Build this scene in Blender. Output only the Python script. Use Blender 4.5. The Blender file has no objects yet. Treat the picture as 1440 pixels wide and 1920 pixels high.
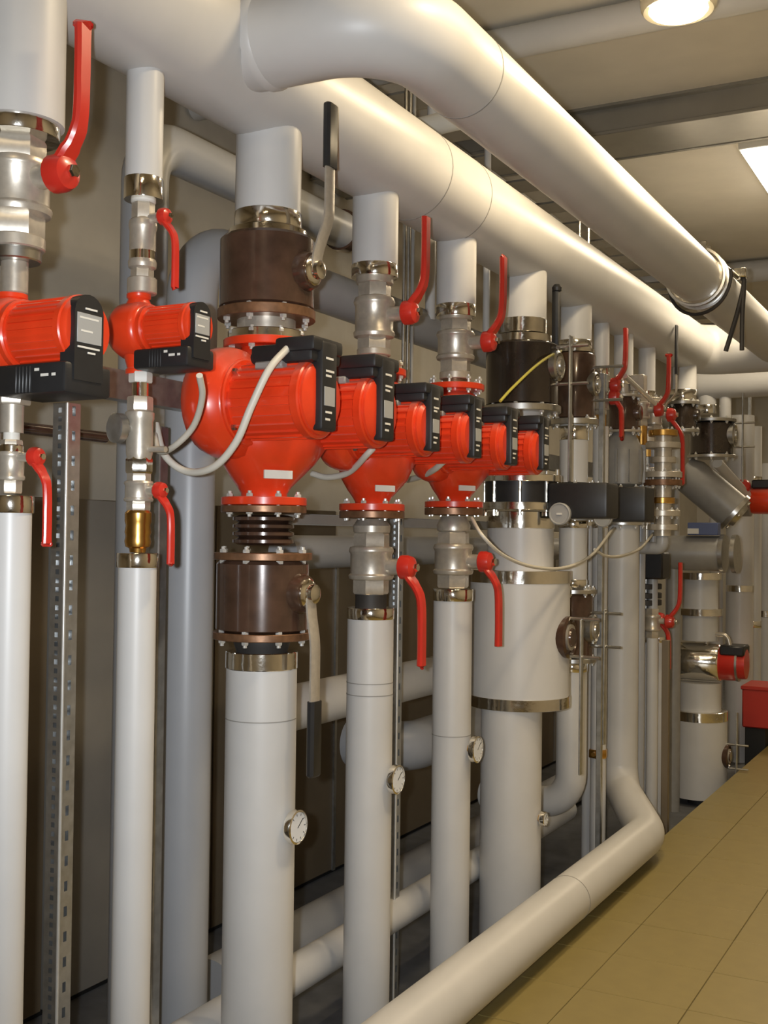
import bpy, bmesh, math, random
from mathutils import Vector, Matrix
random.seed(7)
PI = math.pi
scn = bpy.context.scene
col = scn.collection

# ------------------------------------------------------------------ camera
W_PX, H_PX, F_PX = 1440.0, 1920.0, 2170.0
CAM = Vector((0.0, 0.0, 1.65))
YAW, PITCH, ROLL = (math.radians(a) for a in (28.1, 1.177, 0.689))
_fw = Vector((-math.sin(YAW)*math.cos(PITCH), math.cos(YAW)*math.cos(PITCH), math.sin(PITCH)))
_rt0 = Vector((math.cos(YAW), math.sin(YAW), 0)); _up0 = _rt0.cross(_fw)
_rt = _rt0*math.cos(ROLL) + _up0*math.sin(ROLL)
_up = -_rt0*math.sin(ROLL) + _up0*math.cos(ROLL)
cd = bpy.data.cameras.new('camera'); cam = bpy.data.objects.new('camera', cd); col.objects.link(cam)
cam.matrix_world = Matrix(((_rt.x, _up.x, -_fw.x, CAM.x), (_rt.y, _up.y, -_fw.y, CAM.y), (_rt.z, _up.z, -_fw.z, CAM.z), (0, 0, 0, 1)))
cd.sensor_fit = 'VERTICAL'; cd.sensor_height = 36.0; cd.lens = 36.0*F_PX/H_PX
cd.clip_start = 0.05; cd.clip_end = 100
scn.camera = cam

# ------------------------------------------------------------------ world, lights, exposure
wd = bpy.data.worlds.new('world'); scn.world = wd; wd.use_nodes = True
wd.node_tree.nodes['Background'].inputs[0].default_value = (1.0, 0.86, 0.66, 1)
wd.node_tree.nodes['Background'].inputs[1].default_value = 0.02
def area(name, loc, size, power, colr, target=None, sy=None, spread=None):
    l = bpy.data.lights.new(name, 'AREA'); l.energy = power; l.color = colr
    l.shape = 'RECTANGLE'; l.size = size; l.size_y = sy or size
    if spread: l.spread = spread
    o = bpy.data.objects.new(name, l); col.objects.link(o); o.location = loc
    if target is not None:
        o.rotation_euler = (Vector(target)-Vector(loc)).to_track_quat('-Z', 'Y').to_euler()
    return o
WARM = (1.0, 0.79, 0.50)
# the camera's own flash beside the lens, and ceiling lights over the aisle
fl = bpy.data.lights.new('camera_flash', 'SPOT'); fl.energy = 270; fl.color = (0.90, 0.95, 1.0)
fl.spot_size = math.radians(84); fl.spot_blend = 1.0; fl.shadow_soft_size = 0.018
flo = bpy.data.objects.new('camera_flash', fl); col.objects.link(flo)
flo.location = CAM - _rt*0.075 + _up*0.02 + _fw*0.02
flo.rotation_euler = _fw.to_track_quat('-Z', 'Y').to_euler()
for i, (lx, ly) in enumerate(((-1.05, 7.5), (-0.3, 3.7), (-0.9, 12.5), (-0.4, -0.4))):  # second one is unseen, placed to brighten the wide drum
    area('aisle_light', (lx, ly, 3.90), 0.55, (38, 23, 42, 14)[i], WARM, (lx, ly, 0), 1.15)
scn.view_settings.view_transform = 'Standard'; scn.view_settings.look = 'None'
scn.view_settings.gamma = 1.0; scn.view_settings.use_curve_mapping = False
scn.view_settings.exposure = 0.12

# ------------------------------------------------------------------ pixel <-> place helpers
def ray(px, py): return _rt*((px-W_PX/2)/F_PX) - _up*((py-H_PX/2)/F_PX) + _fw
def at_x(px, py, x): r = ray(px, py); return CAM + r*(x-CAM.x)/r.x
def at_y(px, py, y): r = ray(px, py); return CAM + r*(y-CAM.y)/r.y
def at_z(px, py, z): r = ray(px, py); return CAM + r*(z-CAM.z)/r.z
def depth(p): return (Vector(p)-CAM).dot(_fw)
def row_of(p): d = Vector(p)-CAM; return H_PX/2 - F_PX*d.dot(_up)/d.dot(_fw)
def zz(x, y, py):
    a, b = 0.0, 3.0
    for _ in range(12):
        fa, fb = row_of((x, y, a))-py, row_of((x, y, b))-py
        if abs(fb-fa) < 1e-9: break
        a, b = b, b - fb*(b-a)/(fb-fa)
        if abs(a-b) < 1e-6: break
    return b
ROW = -1.95            # every riser of the front row hangs in this plane, below the header
HDR_Z, HDR_R = 3.005, 0.175
PIT = -0.25            # sunken concrete strip below the pipes

# ------------------------------------------------------------------ materials
MATS = {}
def mat(name, base, rough=0.5, metal=0.0, noise=0.0, nscale=30.0, bump=0.0, coat=0.0, spec=0.5, emit=None, rvar=0.0):
    m = bpy.data.materials.new(name); m.use_nodes = True; nt = m.node_tree
    b = nt.nodes['Principled BSDF']
    b.inputs['Base Color'].default_value = (*base, 1); b.inputs['Roughness'].default_value = rough
    b.inputs['Metallic'].default_value = metal; b.inputs['Specular IOR Level'].default_value = spec
    if coat: b.inputs['Coat Weight'].default_value = coat; b.inputs['Coat Roughness'].default_value = 0.07
    if emit: b.inputs['Emission Color'].default_value = (*emit[0], 1); b.inputs['Emission Strength'].default_value = emit[1]
    if noise or bump or rvar:
        tc = nt.nodes.new('ShaderNodeTexCoord'); n = nt.nodes.new('ShaderNodeTexNoise')
        n.inputs['Scale'].default_value = nscale; n.inputs['Detail'].default_value = 5
        nt.links.new(tc.outputs['Object'], n.inputs['Vector'])
        if noise:
            r = nt.nodes.new('ShaderNodeMapRange'); r.inputs['From Min'].default_value = 0.3; r.inputs['From Max'].default_value = 0.7
            r.inputs['To Min'].default_value = 1-noise; r.inputs['To Max'].default_value = 1+noise
            nt.links.new(n.outputs['Fac'], r.inputs['Value'])
            mx = nt.nodes.new('ShaderNodeVectorMath'); mx.operation = 'SCALE'
            mx.inputs[0].default_value = base; nt.links.new(r.outputs[0], mx.inputs['Scale'])
            nt.links.new(mx.outputs[0], b.inputs['Base Color'])
        if rvar:
            r2 = nt.nodes.new('ShaderNodeMapRange'); r2.inputs['To Min'].default_value = max(.02, rough-rvar); r2.inputs['To Max'].default_value = rough+rvar
            nt.links.new(n.outputs['Fac'], r2.inputs['Value']); nt.links.new(r2.outputs[0], b.inputs['Roughness'])
        if bump:
            bp = nt.nodes.new('ShaderNodeBump'); bp.inputs['Strength'].default_value = bump; bp.inputs['Distance'].default_value = 0.004
            nt.links.new(n.outputs['Fac'], bp.inputs['Height']); nt.links.new(bp.outputs[0], b.inputs['Normal'])
    MATS[name] = m; return m
mat('jacket', (0.60, 0.595, 0.585), 0.40, 0, 0.03, 6, 0.03, rvar=0.06)
mat('jacket_grey', (0.40, 0.41, 0.43), 0.36, 0, 0.03, 6, 0.03)
mat('seam', (0.30, 0.29, 0.27), 0.6)
mat('chrome', (0.86, 0.83, 0.76), 0.12, 1.0, 0.04, 22, 0.35, rvar=0.05)
mat('steel', (0.55, 0.54, 0.51), 0.32, 1.0, 0.08, 50)
mat('galvanised', (0.52, 0.53, 0.53), 0.38, 0.9, 0.12, 35, rvar=0.08)
mat('nickel', (0.60, 0.55, 0.47), 0.34, 0.6, 0.08, 60, 0.05)
mat('zinc', (0.78, 0.77, 0.73), 0.28, 0.55, 0.05, 40)
mat('brass', (0.62, 0.36, 0.10), 0.28, 1.0, 0.08, 50)
mat('brown_paint', (0.075, 0.040, 0.026), 0.22, 0.1, 0.25, 18, 0.05, coat=0.5)
mat('rust_flange', (0.22, 0.115, 0.06), 0.38, 0.5, 0.25, 40, 0.1)
mat('red_paint', (0.74, 0.050, 0.012), 0.30, 0, 0.08, 14, 0.03, coat=0.3)
mat('red_lever', (0.58, 0.030, 0.018), 0.30, 0, 0.05, 20, coat=0.3)
mat('black_plastic', (0.018, 0.018, 0.019), 0.42, 0, 0.1, 30)
mat('dark_rubber', (0.030, 0.027, 0.025), 0.6)
mat('white_cable', (0.66, 0.63, 0.55), 0.45)
mat('wire_yellow', (0.62, 0.56, 0.10), 0.4)
mat('label_white', (0.72, 0.70, 0.64), 0.5)
mat('label_grey', (0.36, 0.36, 0.35), 0.45)
mat('label_blue', (0.10, 0.13, 0.26), 0.5)
mat('plaster', (0.54, 0.505, 0.44), 0.85, 0, 0.05, 5, 0.15, spec=0.2)
mat('ceiling_paint', (0.76, 0.71, 0.61), 0.85, 0, 0.04, 4, 0.1, spec=0.2)
mat('casing_grey', (0.27, 0.255, 0.23), 0.5, 0.1, 0.06, 4)
mat('casing_brown', (0.17, 0.135, 0.09), 0.5, 0.1, 0.08, 4)
mat('plinth', (0.012, 0.012, 0.012), 0.7)
mat('pit_concrete', (0.13, 0.135, 0.145), 0.75, 0, 0.18, 9, 0.2)
mat('tile', (0.262, 0.205, 0.070), 0.42, 0, 0.05, 12, 0.02)
mat('grout', (0.15, 0.118, 0.055), 0.85, 0, 0.1, 40)
mat('dial_face', (0.74, 0.77, 0.82), 0.25)
mat('beam_paint', (0.33, 0.32, 0.29), 0.22, 0.5, 0.05, 8)
mat('grey_paint', (0.30, 0.29, 0.27), 0.4, 0.0, 0.06, 20)
mat('lamp_glow', (1, 0.9, 0.7), 0.3, emit=((1.0, 0.86, 0.58), 9.0))
mat('panel_glow', (1, 0.95, 0.9), 0.3, emit=((1.0, 0.93, 0.80), 7.0))
mat('glass_rim', (0.75, 0.68, 0.52), 0.12, 0.3)
mat('red_bin', (0.50, 0.035, 0.02), 0.4)

def dust(m, amt):
    nt = m.node_tree; b = nt.nodes['Principled BSDF']; old = b.inputs['Base Color'].links[0].from_socket
    ge = nt.nodes.new('ShaderNodeNewGeometry'); sp = nt.nodes.new('ShaderNodeSeparateXYZ'); nt.links.new(ge.outputs['Normal'], sp.inputs[0])
    tc = nt.nodes.new('ShaderNodeTexCoord'); n = nt.nodes.new('ShaderNodeTexNoise'); n.inputs['Scale'].default_value = 9; nt.links.new(tc.outputs['Object'], n.inputs['Vector'])
    r = nt.nodes.new('ShaderNodeMapRange'); r.inputs['From Min'].default_value = .45; r.inputs['From Max'].default_value = 1.0; r.inputs['To Max'].default_value = amt
    nt.links.new(sp.outputs['Z'], r.inputs['Value']); mu = nt.nodes.new('ShaderNodeMath'); mu.operation = 'MULTIPLY'
    nt.links.new(r.outputs[0], mu.inputs[0]); nt.links.new(n.outputs['Fac'], mu.inputs[1])
    mx = nt.nodes.new('ShaderNodeMix'); mx.data_type = 'RGBA'; mx.inputs[7].default_value = (.60, .42, .34, 1)
    nt.links.new(mu.outputs[0], mx.inputs[0]); nt.links.new(old, mx.inputs[6]); nt.links.new(mx.outputs[2], b.inputs['Base Color'])
dust(MATS['red_paint'], .75)

# ------------------------------------------------------------------ mesh helpers (everything in world coordinates)
def rot_to(axis):
    return Vector(axis).to_track_quat('Z', 'Y').to_matrix().to_4x4()
MX = Matrix.Rotation(PI/2, 4, 'Y')          # local z -> world +x
class G:
    def __init__(s): s.bm = bmesh.new()
    def lathe(s, prof, o=(0, 0, 0), axis=None, seg=28, sx=1, sy=1, phase=0.0):
        M = Matrix.Translation(Vector(o)) @ (axis if isinstance(axis, Matrix) else rot_to(axis) if axis else Matrix())
        rings = []
        for r, z in prof:
            if r < 1e-6: rings.append([s.bm.verts.new(M @ Vector((0, 0, z)))])
            else: rings.append([s.bm.verts.new(M @ Vector((r*sx*math.cos(2*PI*i/seg+phase), r*sy*math.sin(2*PI*i/seg+phase), z))) for i in range(seg)])
        for a, b in zip(rings, rings[1:]):
            if len(a) == 1 and len(b) == 1: continue
            for i in range(seg):
                j = (i+1) % seg
                if len(a) == 1: s.bm.faces.new((a[0], b[j], b[i]))
                elif len(b) == 1: s.bm.faces.new((a[i], a[j], b[0]))
                else: s.bm.faces.new((a[i], a[j], b[j], b[i]))
        for rg, fl in ((rings[0], True), (rings[-1], False)):
            if len(rg) > 1: s.bm.faces.new(rg[::-1] if fl else rg)
        return s
    def cyl(s, r, a, b, o=(0, 0, 0), axis=None, seg=28, ch=0.0, phase=0.0):
        p = [(r, a), (r, b)] if not ch else [(r-ch, a), (r, a+ch), (r, b-ch), (r-ch, b)]
        return s.lathe(p, o, axis, seg, phase=phase)
    def hexn(s, r, a, b, o=(0, 0, 0), axis=None, n=6):
        return s.lathe([(r*.93, a), (r, a+(b-a)*.12), (r, b-(b-a)*.12), (r*.93, b)], o, axis, n, phase=PI/6+.2)
    def box(s, lo, hi, bev=0.0, M=None, seg=1):
        lo, hi = Vector(lo), Vector(hi); c = (lo+hi)/2; d = hi-lo
        r = bmesh.ops.create_cube(s.bm, size=1.0)
        for v in r['verts']: v.co = Vector((v.co.x*d.x+c.x, v.co.y*d.y+c.y, v.co.z*d.z+c.z))
        vs = r['verts']
        if bev:
            es = list({e for v in vs for e in v.link_edges})
            q = bmesh.ops.bevel(s.bm, geom=es, offset=bev, segments=seg, affect='EDGES', profile=0.5)
            vs = list({v for f in q['faces'] for v in f.verts} | {v for v in vs if v.is_valid})
        if M is not None:
            for v in vs: v.co = M @ v.co
        return s
    def sweep(s, pts, sec, side=None, cap=True):
        """pts: Vectors; sec: function(i) -> list of 2D points (u along side, v along normal)"""
        pts = [Vector(p) for p in pts]; n = len(pts); rings = []; prev = None
        for i in range(n):
            t = (pts[min(i+1, n-1)]-pts[max(i-1, 0)]).normalized()
            if side is not None: u = Vector(side); u = (u - t*u.dot(t)).normalized()
            elif prev is None:
                a = Vector((0, 0, 1)) if abs(t.z) < .9 else Vector((1, 0, 0)); u = (a - t*a.dot(t)).normalized()
            else: u = (prev - t*prev.dot(t)).normalized()
            prev = u; v = t.cross(u)
            rings.append([s.bm.verts.new(pts[i]+u*a+v*b) for a, b in sec(i)])
        m = len(rings[0])
        for a, b in zip(rings, rings[1:]):
            for i in range(m): s.bm.faces.new((a[i], a[(i+1) % m], b[(i+1) % m], b[i]))
        if cap: s.bm.faces.new(rings[0][::-1]); s.bm.faces.new(rings[-1])
        return s
    def tube(s, pts, r, seg=16, cap=True):
        c = [(math.cos(2*PI*i/seg), math.sin(2*PI*i/seg)) for i in range(seg)]
        return s.sweep(pts, lambda i: [(a*r, b*r) for a, b in c], None, cap)
    def strap(s, pts, w, t, side=(0, 1, 0), rnd=True):
        n = len(pts)
        def sec(i):
            a, b = (w[i] if isinstance(w, (list, tuple)) else w)/2, (t[i] if isinstance(t, (list, tuple)) else t)/2
            if not rnd: return [(-a, -b), (a, -b), (a, b), (-a, b)]
            return [(-a*.7, -b), (a*.7, -b), (a, -b*.4), (a, b*.4), (a*.7, b), (-a*.7, b), (-a, b*.4), (-a, -b*.4)]
        return s.sweep(pts, sec, side)
    def prism(s, poly, d0, d1, M=None):
        M = M or Matrix()
        a = [s.bm.verts.new(M @ Vector((x, y, d0))) for x, y in poly]
        b = [s.bm.verts.new(M @ Vector((x, y, d1))) for x, y in poly]
        m = len(poly); s.bm.faces.new(a[::-1]); s.bm.faces.new(b)
        for i in range(m): s.bm.faces.new((a[i], a[(i+1) % m], b[(i+1) % m], b[i]))
        return s
    def mesh(s, name, shift=(0, 0, 0), m='jacket', ang=38, flat=False):
        bmesh.ops.recalc_face_normals(s.bm, faces=s.bm.faces)
        me = bpy.data.meshes.new(name)
        sh = Vector(shift)
        if sh.length: 
            for v in s.bm.verts: v.co -= sh
        s.bm.to_mesh(me); s.bm.free()
        if not flat:
            for p in me.polygons: p.use_smooth = True
            me.set_sharp_from_angle(angle=math.radians(ang))
        me.materials.append(MATS[m]); return me
def rounded(pts, rad, n=8):
    pts = [Vector(p) for p in pts]; out = [pts[0]]
    for i in range(1, len(pts)-1):
        p, a, b = pts[i], pts[i-1], pts[i+1]
        u, v = (a-p), (b-p); r = min(rad if not isinstance(rad, (list, tuple)) else rad[i-1], u.length*.49, v.length*.49)
        u.normalize(); v.normalize(); th = u.angle(v)
        if PI-th < .02: out.append(p); continue
        k = r; R = k*math.tan(th/2); c = p + (u+v).normalized()*(R/math.sin(th/2))
        s0, s1 = p+u*k-c, p+v*k-c; ang = s0.angle(s1); ax = s0.cross(s1).normalized()
        for j in range(n+1): out.append(c + Matrix.Rotation(ang*j/n, 3, ax) @ s0)
    out.append(pts[-1]); return out
def spline(pts, n=8):
    pts = [Vector(p) for p in pts]; P = [pts[0]*2-pts[1]]+pts+[pts[-1]*2-pts[-2]]; out = []
    for i in range(1, len(P)-2):
        for j in range(n):
            t = j/n; a, b, c, d = P[i-1], P[i], P[i+1], P[i+2]
            out.append(.5*((2*b)+(c-a)*t+(2*a-5*b+4*c-d)*t*t+(3*b-a-3*c+d)*t**3))
    out.append(pts[-1]); return out

# ------------------------------------------------------------------ object helpers
def thing(name, label, cat, loc, group=None):
    o = bpy.data.objects.new(name, None); col.objects.link(o); o.location = loc; o.empty_display_size = .05
    o['label'] = label; o['category'] = cat
    if group: o['group'] = group
    return o
def origin(o):
    return Vector(o.location) if o.parent is None else Vector(o.location)+origin(o.parent)
def part(parent, name, g, m, label=None, ang=38, flat=False):
    me = g.mesh(name, origin(parent), m, ang, flat)
    o = bpy.data.objects.new(name, me); col.objects.link(o); o.parent = parent
    if label: o['label'] = label
    return o
def share(parent, name, me, p):
    o = bpy.data.objects.new(name, me); col.objects.link(o); o.parent = parent; o.location = Vector(p)-origin(parent); return o
def single(name, g, m, label, cat, loc, group=None, ang=38, flat=False):
    o = bpy.data.objects.new(name, g.mesh(name, loc, m, ang, flat)); col.objects.link(o); o.location = loc
    o['label'] = label; o['category'] = cat
    if group: o['group'] = group
    return o
def struct(name, g, m, parent=None, flat=True):
    o = bpy.data.objects.new(name, g.mesh(name, (0, 0, 0), m, flat=flat)); col.objects.link(o)
    if parent: o.parent = parent
    else: o['kind'] = 'structure'
    return o

# ================================================================== the room
XW, XR, Y0, Y1, ZC = -3.80, 1.7, -2.2, 16.5, 4.0
FE = -1.66                                   # edge of the tiled floor
floor = struct('floor', G().box((FE, Y0, -0.30), (XR, Y1, -0.004)), 'grout')
tm = {}
xs = [FE, -1.36] + [-1.36+.388*i for i in range(1, 6)]
ys = [0.095+.403*i for i in range(0, 38)]
for i in range(len(xs)-1):
    w = xs[i+1]-xs[i]
    key = round(w, 3)
    if key not in tm:
        g = G(); g.box((0.0018, 0.0018, -0.008), (w-.0018, .403-.0018, 0.0), 0.0015); tm[key] = g.mesh('tile', (0, 0, 0), 'tile', flat=True)
    for y in ys:
        o = bpy.data.objects.new('tile', tm[key]); col.objects.link(o); o.parent = floor; o.location = (xs[i], y, random.uniform(-.0006, .0006))
struct('floor_pit', G().box((XW, Y0, PIT-.2), (FE, Y1, PIT)), 'pit_concrete')
struct('wall_left', G().box((XW-.2, Y0, PIT), (XW, Y1, ZC)), 'plaster')
struct('wall_right', G().box((XR, Y0, 0), (XR+.2, Y1, ZC)), 'plaster')
struct('wall_far', G().box((XW-.2, Y1, PIT), (XR+.2, Y1+.2, ZC)), 'plaster')
struct('wall_near', G().box((XW-.2, Y0-.2, PIT), (XR+.2, Y0, ZC)), 'plaster')
struct('ceiling', G().box((XW-.2, Y0-.2, ZC), (XR+.2, Y1+.2, ZC+.2)), 'ceiling_paint')

# ceiling beam, lateral pipe, lamps
t = thing('ceiling_beam', 'dark grey steel channel crossing the ceiling beside the lit panel', 'beam', (-0.9, 6.28, 3.84))
part(t, 'web', G().box((XW+.02, 6.07, 3.845), (XR-.02, 6.49, 3.985)), 'beam_paint')
part(t, 'lip', G().box((XW+.02, 6.05, 3.84), (XR-.02, 6.075, 3.86), .003), 'beam_paint')
part(t, 'lip', G().box((XW+.02, 6.485, 3.84), (XR-.02, 6.51, 3.86), .003), 'beam_paint')
part(t, 'flange_plate', G().box((XW+.02, 6.03, 3.985), (XR-.02, 6.53, 4.0)), 'beam_paint')
def wall_pipe(name, label, y, z, r, m='jacket'):
    single(name, G().tube([(XW+.02, y, z), (XR-.02, y, z)], r, 24), m, label, 'pipe', (-.9, y, z))
wall_pipe('ceiling_pipe', 'pale insulated pipe crossing under the ceiling behind the round lamp', at_z(1020, 68, 3.915).y, 3.915, .072)
wall_pipe('ceiling_pipe', 'pale insulated pipe crossing the ceiling far beyond the lit panel', 9.95, 3.9, .09)
for i, lp in enumerate((at_z(1272, 34, 3.60)+Vector((0, 0, .06)), Vector((-0.55, 2.75, 3.66)))):
    t = thing('round_lamp', ('round bulkhead lamp glowing warm under the ceiling pipe', 'round bulkhead lamp over the wide elbow of the glossy pipe')[i], 'lamp', lp)
    part(t, 'lens', G().lathe([(0, -.060), (.065, -.056), (.10, -.042), (.122, -.015), (.126, .02)], lp), 'lamp_glow')
    part(t, 'rim', G().lathe([(.118, -.030), (.128, -.034), (.138, -.022), (.142, .0), (.142, .05), (.11, .06)], lp, seg=36), 'glass_rim')
    part(t, 'base', G().lathe([(.10, .05), (.10, .09), (.03, .10), (.03, ZC-lp.z-.03), (.07, ZC-lp.z-.01), (.07, ZC-lp.z)], lp), 'grey_paint')
    bl = bpy.data.lights.new('lamp_bulb', 'AREA'); bl.energy = (24, 22)[i]; bl.color = WARM; bl.shape = 'DISK'; bl.size = .22
    bo = bpy.data.objects.new('lamp_bulb', bl); col.objects.link(bo); bo.location = lp-Vector((0, 0, .068))
for i, (x0, y0) in enumerate(((-1.37, 6.93), (-1.37, 11.9))):
    t = thing('light_panel', ('white rectangular ceiling light glowing beside the grey beam', 'white rectangular ceiling light far beyond the grey beam')[i], 'lamp', (x0+.32, y0+.62, 3.93))
    part(t, 'diffuser', G().box((x0+.015, y0+.015, 3.93), (x0+.62, y0+1.23, 3.95)), 'panel_glow')
    part(t, 'frame', G().box((x0, y0, 3.945), (x0+.635, y0+1.245, 3.998), .004), 'label_white')

# ================================================================== header and supply pipes overhead
def pipe_thing(label, path, r, m='jacket', rad=.2, seams=(), seg=32, name='insulated_pipe', n=10, cat='pipe'):
    pts = rounded(path, rad, n); lo = min(p.z for p in pts)-r
    t = thing(name, label, cat, (pts[0].x, pts[0].y, lo))
    j = part(t, 'jacket', G().tube(pts, r, seg), m)
    for p, ax in seams:
        part(t, 'seam', G().lathe([(r-.004, -.0025), (r+.0012, -.0025), (r+.0012, .0025), (r-.004, .0025)], p, ax, seg), 'seam')
    return t
UX, UZ, UR = -1.39, 3.0, 0.128
hdr = pipe_thing('thick pale insulated header pipe that carries all the stub pipes', [(ROW, -1.6, HDR_Z), (ROW, 8.38, HDR_Z), (UX+.05, 8.38, HDR_Z)], HDR_R, 'jacket', rad=.22,
    seams=[((ROW, at_x(838, 300, -1.8).y, HDR_Z), (0, 1, 0)), ((ROW, at_x(912, 345, -1.8).y, HDR_Z), (0, 1, 0))], seg=40)
ye = 2.62
upl = pipe_thing('glossy pale insulated pipe with a wide elbow running over the aisle', [(ROW+.10, ye, HDR_Z), (UX, ye, UZ), (UX, 8.62, UZ)], UR, 'jacket', rad=.42,
    seams=[((UX, ye+.44, UZ), (0, 1, 0))], seg=40, n=16)
part(upl, 'branch_collar', G().lathe([(UR, 0), (UR+.006, .002), (UR+.006, .02), (UR, .03)], (ROW+HDR_R*.93, ye, HDR_Z), (1, 0, 0), 40), 'jacket')

# ================================================================== builders for fittings
BOLT = {}
def bolts(t, x, y, z0, z1, R, n=8, ph=PI/8, r=.010, m='zinc', axis=None):
    key = (round(z1-z0, 3), r, m)
    if key not in BOLT:
        h = (z1-z0)/2; g = G()
        g.cyl(r*.55, -h-r*1.6, h+r*1.6, seg=8)
        g.lathe([(r*.9, -h-r*.9), (r, -h-r*.7), (r, -h)], seg=6); g.lathe([(r, h), (r, h+r*.7), (r*.9, h+r*.9)], seg=6)
        BOLT[key] = g.mesh('bolt', (0, 0, 0), m, 30)
    for i in range(n):
        a = ph+2*PI*i/n
        share(t, 'bolt', BOLT[key], (x+R*math.cos(a), y+R*math.sin(a), (z0+z1)/2))
def collar(t, x, y, z0, z1, r, m='chrome'):
    return part(t, 'end_collar', G().lathe([(r*.75, z0), (r*.985, z0), (r, z0+.002), (r, z1-.002), (r*.985, z1), (r*.75, z1)], (x, y, 0), seg=36), m, 'polished steel end band')
def riser(label, x, y, z0, z1, r, collars=(), m='jacket', seams=(), group=None, seg=32):
    t = thing('insulated_pipe', label, 'pipe', (x, y, z0), group)
    part(t, 'jacket', G().lathe([(r, z0), (r, z1)], (x, y, 0), seg=seg), m)
    for a, b, rr in collars: collar(t, x, y, a, b, rr)
    for s in seams: part(t, 'seam', G().lathe([(r-.003, s-.0015), (r+.0008, s-.0015), (r+.0008, s+.0015), (r-.003, s+.0015)], (x, y, 0), seg=seg), 'seam')
    return t
def red_lever(t, x, y, z, up, L, big=True, m='red_lever', d=(1, 0)):
    """hub on a stem that points to the aisle, arm cranked outwards then straight"""
    s = 1 if up else -1; k = L/.32
    if big: hr, hl, w0 = .042, .055, .046
    else: hr, hl, w0 = .022, .030, .026
    lv = part(t, 'lever', G().lathe([(hr*.6, -.004), (hr, .006), (hr, hl*.55), (hr*.86, hl*.85), (hr*.45, hl), (0, hl)], (x, y, z), MX, 20), m)
    o = .045*k if big else .03
    pts = [(x+hl*.45, y, z), (x+hl*.5, y, z+s*L*.07), (x+hl*.6+o*.55, y, z+s*L*.19), (x+hl*.6+o, y, z+s*L*.33), (x+hl*.6+o*1.1, y, z+s*L*.62), (x+hl*.6+o*1.1, y, z+s*L*.97), (x+hl*.6+o*1.1, y, z+s*L)]
    w = [w0*1.2, w0*1.15, w0*.95, w0*.85, w0*.9, w0*.95, w0*.7]; th = [w0*.5]*2+[w0*.48]*2+[w0*.45]*2+[w0*.3]
    part(lv, 'arm', G().strap(spline(pts, 4), [w[min(i//4, 6)] for i in range(25)], [th[min(i//4, 6)] for i in range(25)]), m)
    part(lv, 'nut', G().hexn(hr*.35, hl*.9, hl*1.25, (x, y, z), MX), 'chrome')
    return lv
def thread_valve(label, x, y, z0, z1, r, up=True, L=.32, hub_px=None, rings=(), big=True, hubz=None, m='nickel', lever=True, ext=None, group=None):
    t = thing('ball_valve', label, 'valve', (x, y, z0), group); h = z1-z0
    o = (x, y, 0)
    part(t, 'nut', G().hexn(r*.82, z0, z0+h*.26, o), m)
    part(t, 'nut', G().hexn(r*.82, z1-h*.26, z1, o), m)
    g = G(); g.lathe([(r*.72, z0+h*.22), (r*.98, z0+h*.25), (r*1.02, z0+h*.29), (r*1.02, z0+h*.31), (r*.94, z0+h*.34), (r*.94, z0+h*.66), (r*1.0, z0+h*.69), (r*1.02, z0+h*.72), (r*.96, z0+h*.77), (r*.72, z0+h*.8)], o, seg=24)
    part(t, 'body', g, m)
    hz = hubz if hubz is not None else z0+h*.5
    xs_ = x + (ext if ext else r*1.25)
    part(t, 'stem', G().cyl(r*.36, 0, xs_-x+.006, (x, y, hz), MX, 16), m)
    for a, b, rr, mm in rings: part(t, 'union_ring', G().cyl(rr, a, b, o, ch=min(.003, (b-a)*.3)), mm)
    if lever: red_lever(t, xs_, y, hz, up, L, big)
    return t
def grip_lever(t, x, y, z, up, L1, L2, s=1.0, crank=.06):
    """plated flat lever with a black sleeve"""
    k = 1 if up else -1
    hub = part(t, 'lever_hub', G().lathe([(.036*s, -.02), (.036*s, .006), (.030*s, .012), (.022*s, .014), (.022*s, .03), (.012*s, .034), (0, .034)], (x, y, z), MX, 24), 'chrome')
    a = [(x+.012, y, z-k*.015), (x+.014, y, z+k*.035*s), (x+.02+crank*.8, y, z+k*.105*s), (x+.02+crank, y, z+k*.13*s), (x+.02+crank, y, z+k*L1)]
    part(hub, 'arm', G().strap(rounded(a, .03, 4), .040*s, .011*s), 'nickel')
    part(hub, 'grip', G().strap([(x+.02+crank, y, z+k*(L1-.004)), (x+.02+crank, y, z+k*L2*.99), (x+.02+crank, y, z+k*L2)], [.046*s, .046*s, .036*s], [.02*s, .02*s, .014*s]), 'black_plastic', 'black plastic grip')
    return hub
def gauge(label, x, y, z, reach, R=.05, m='chrome'):
    t = thing('dial_thermometer', label, 'gauge', (x, y, z), 'dial thermometers on the risers')
    part(t, 'stem', G().cyl(.011, 0, reach-.01, (x, y, z), MX, 12), 'steel')
    part(t, 'socket', G().hexn(.018, reach-.045, reach-.022, (x, y, z), MX), 'brass')
    part(t, 'case', G().lathe([(R*.5, reach-.024), (R*.96, reach-.020), (R, reach-.015), (R, reach+.002), (R*.9, reach+.004), (R*.88, reach-.002)], (x, y, z), MX, 32), m)
    f = part(t, 'face', G().cyl(R*.86, reach-.004, reach+.0010, (x, y, z), MX, 32), 'dial_face')
    part(f, 'needle', G().box((-.0012, -.003, reach+.0008), (.0012, R*.65, reach+.002), M=Matrix.Translation((x, y, z)) @ MX @ Matrix.Rotation(.7, 4, 'Z')), 'black_plastic')
    tk = G()
    for i in range(9):
        a = -PI*.75+i*PI*1.5/8
        tk.box((-.0010, R*.66, reach+.0006), (.0010, R*.80, reach+.0016), M=Matrix.Translation((x, y, z)) @ MX @ Matrix.Rotation(a, 4, 'Z'))
    part(f, 'scale', tk, 'black_plastic', flat=True)['kind'] = 'stuff'
    return t
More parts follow.
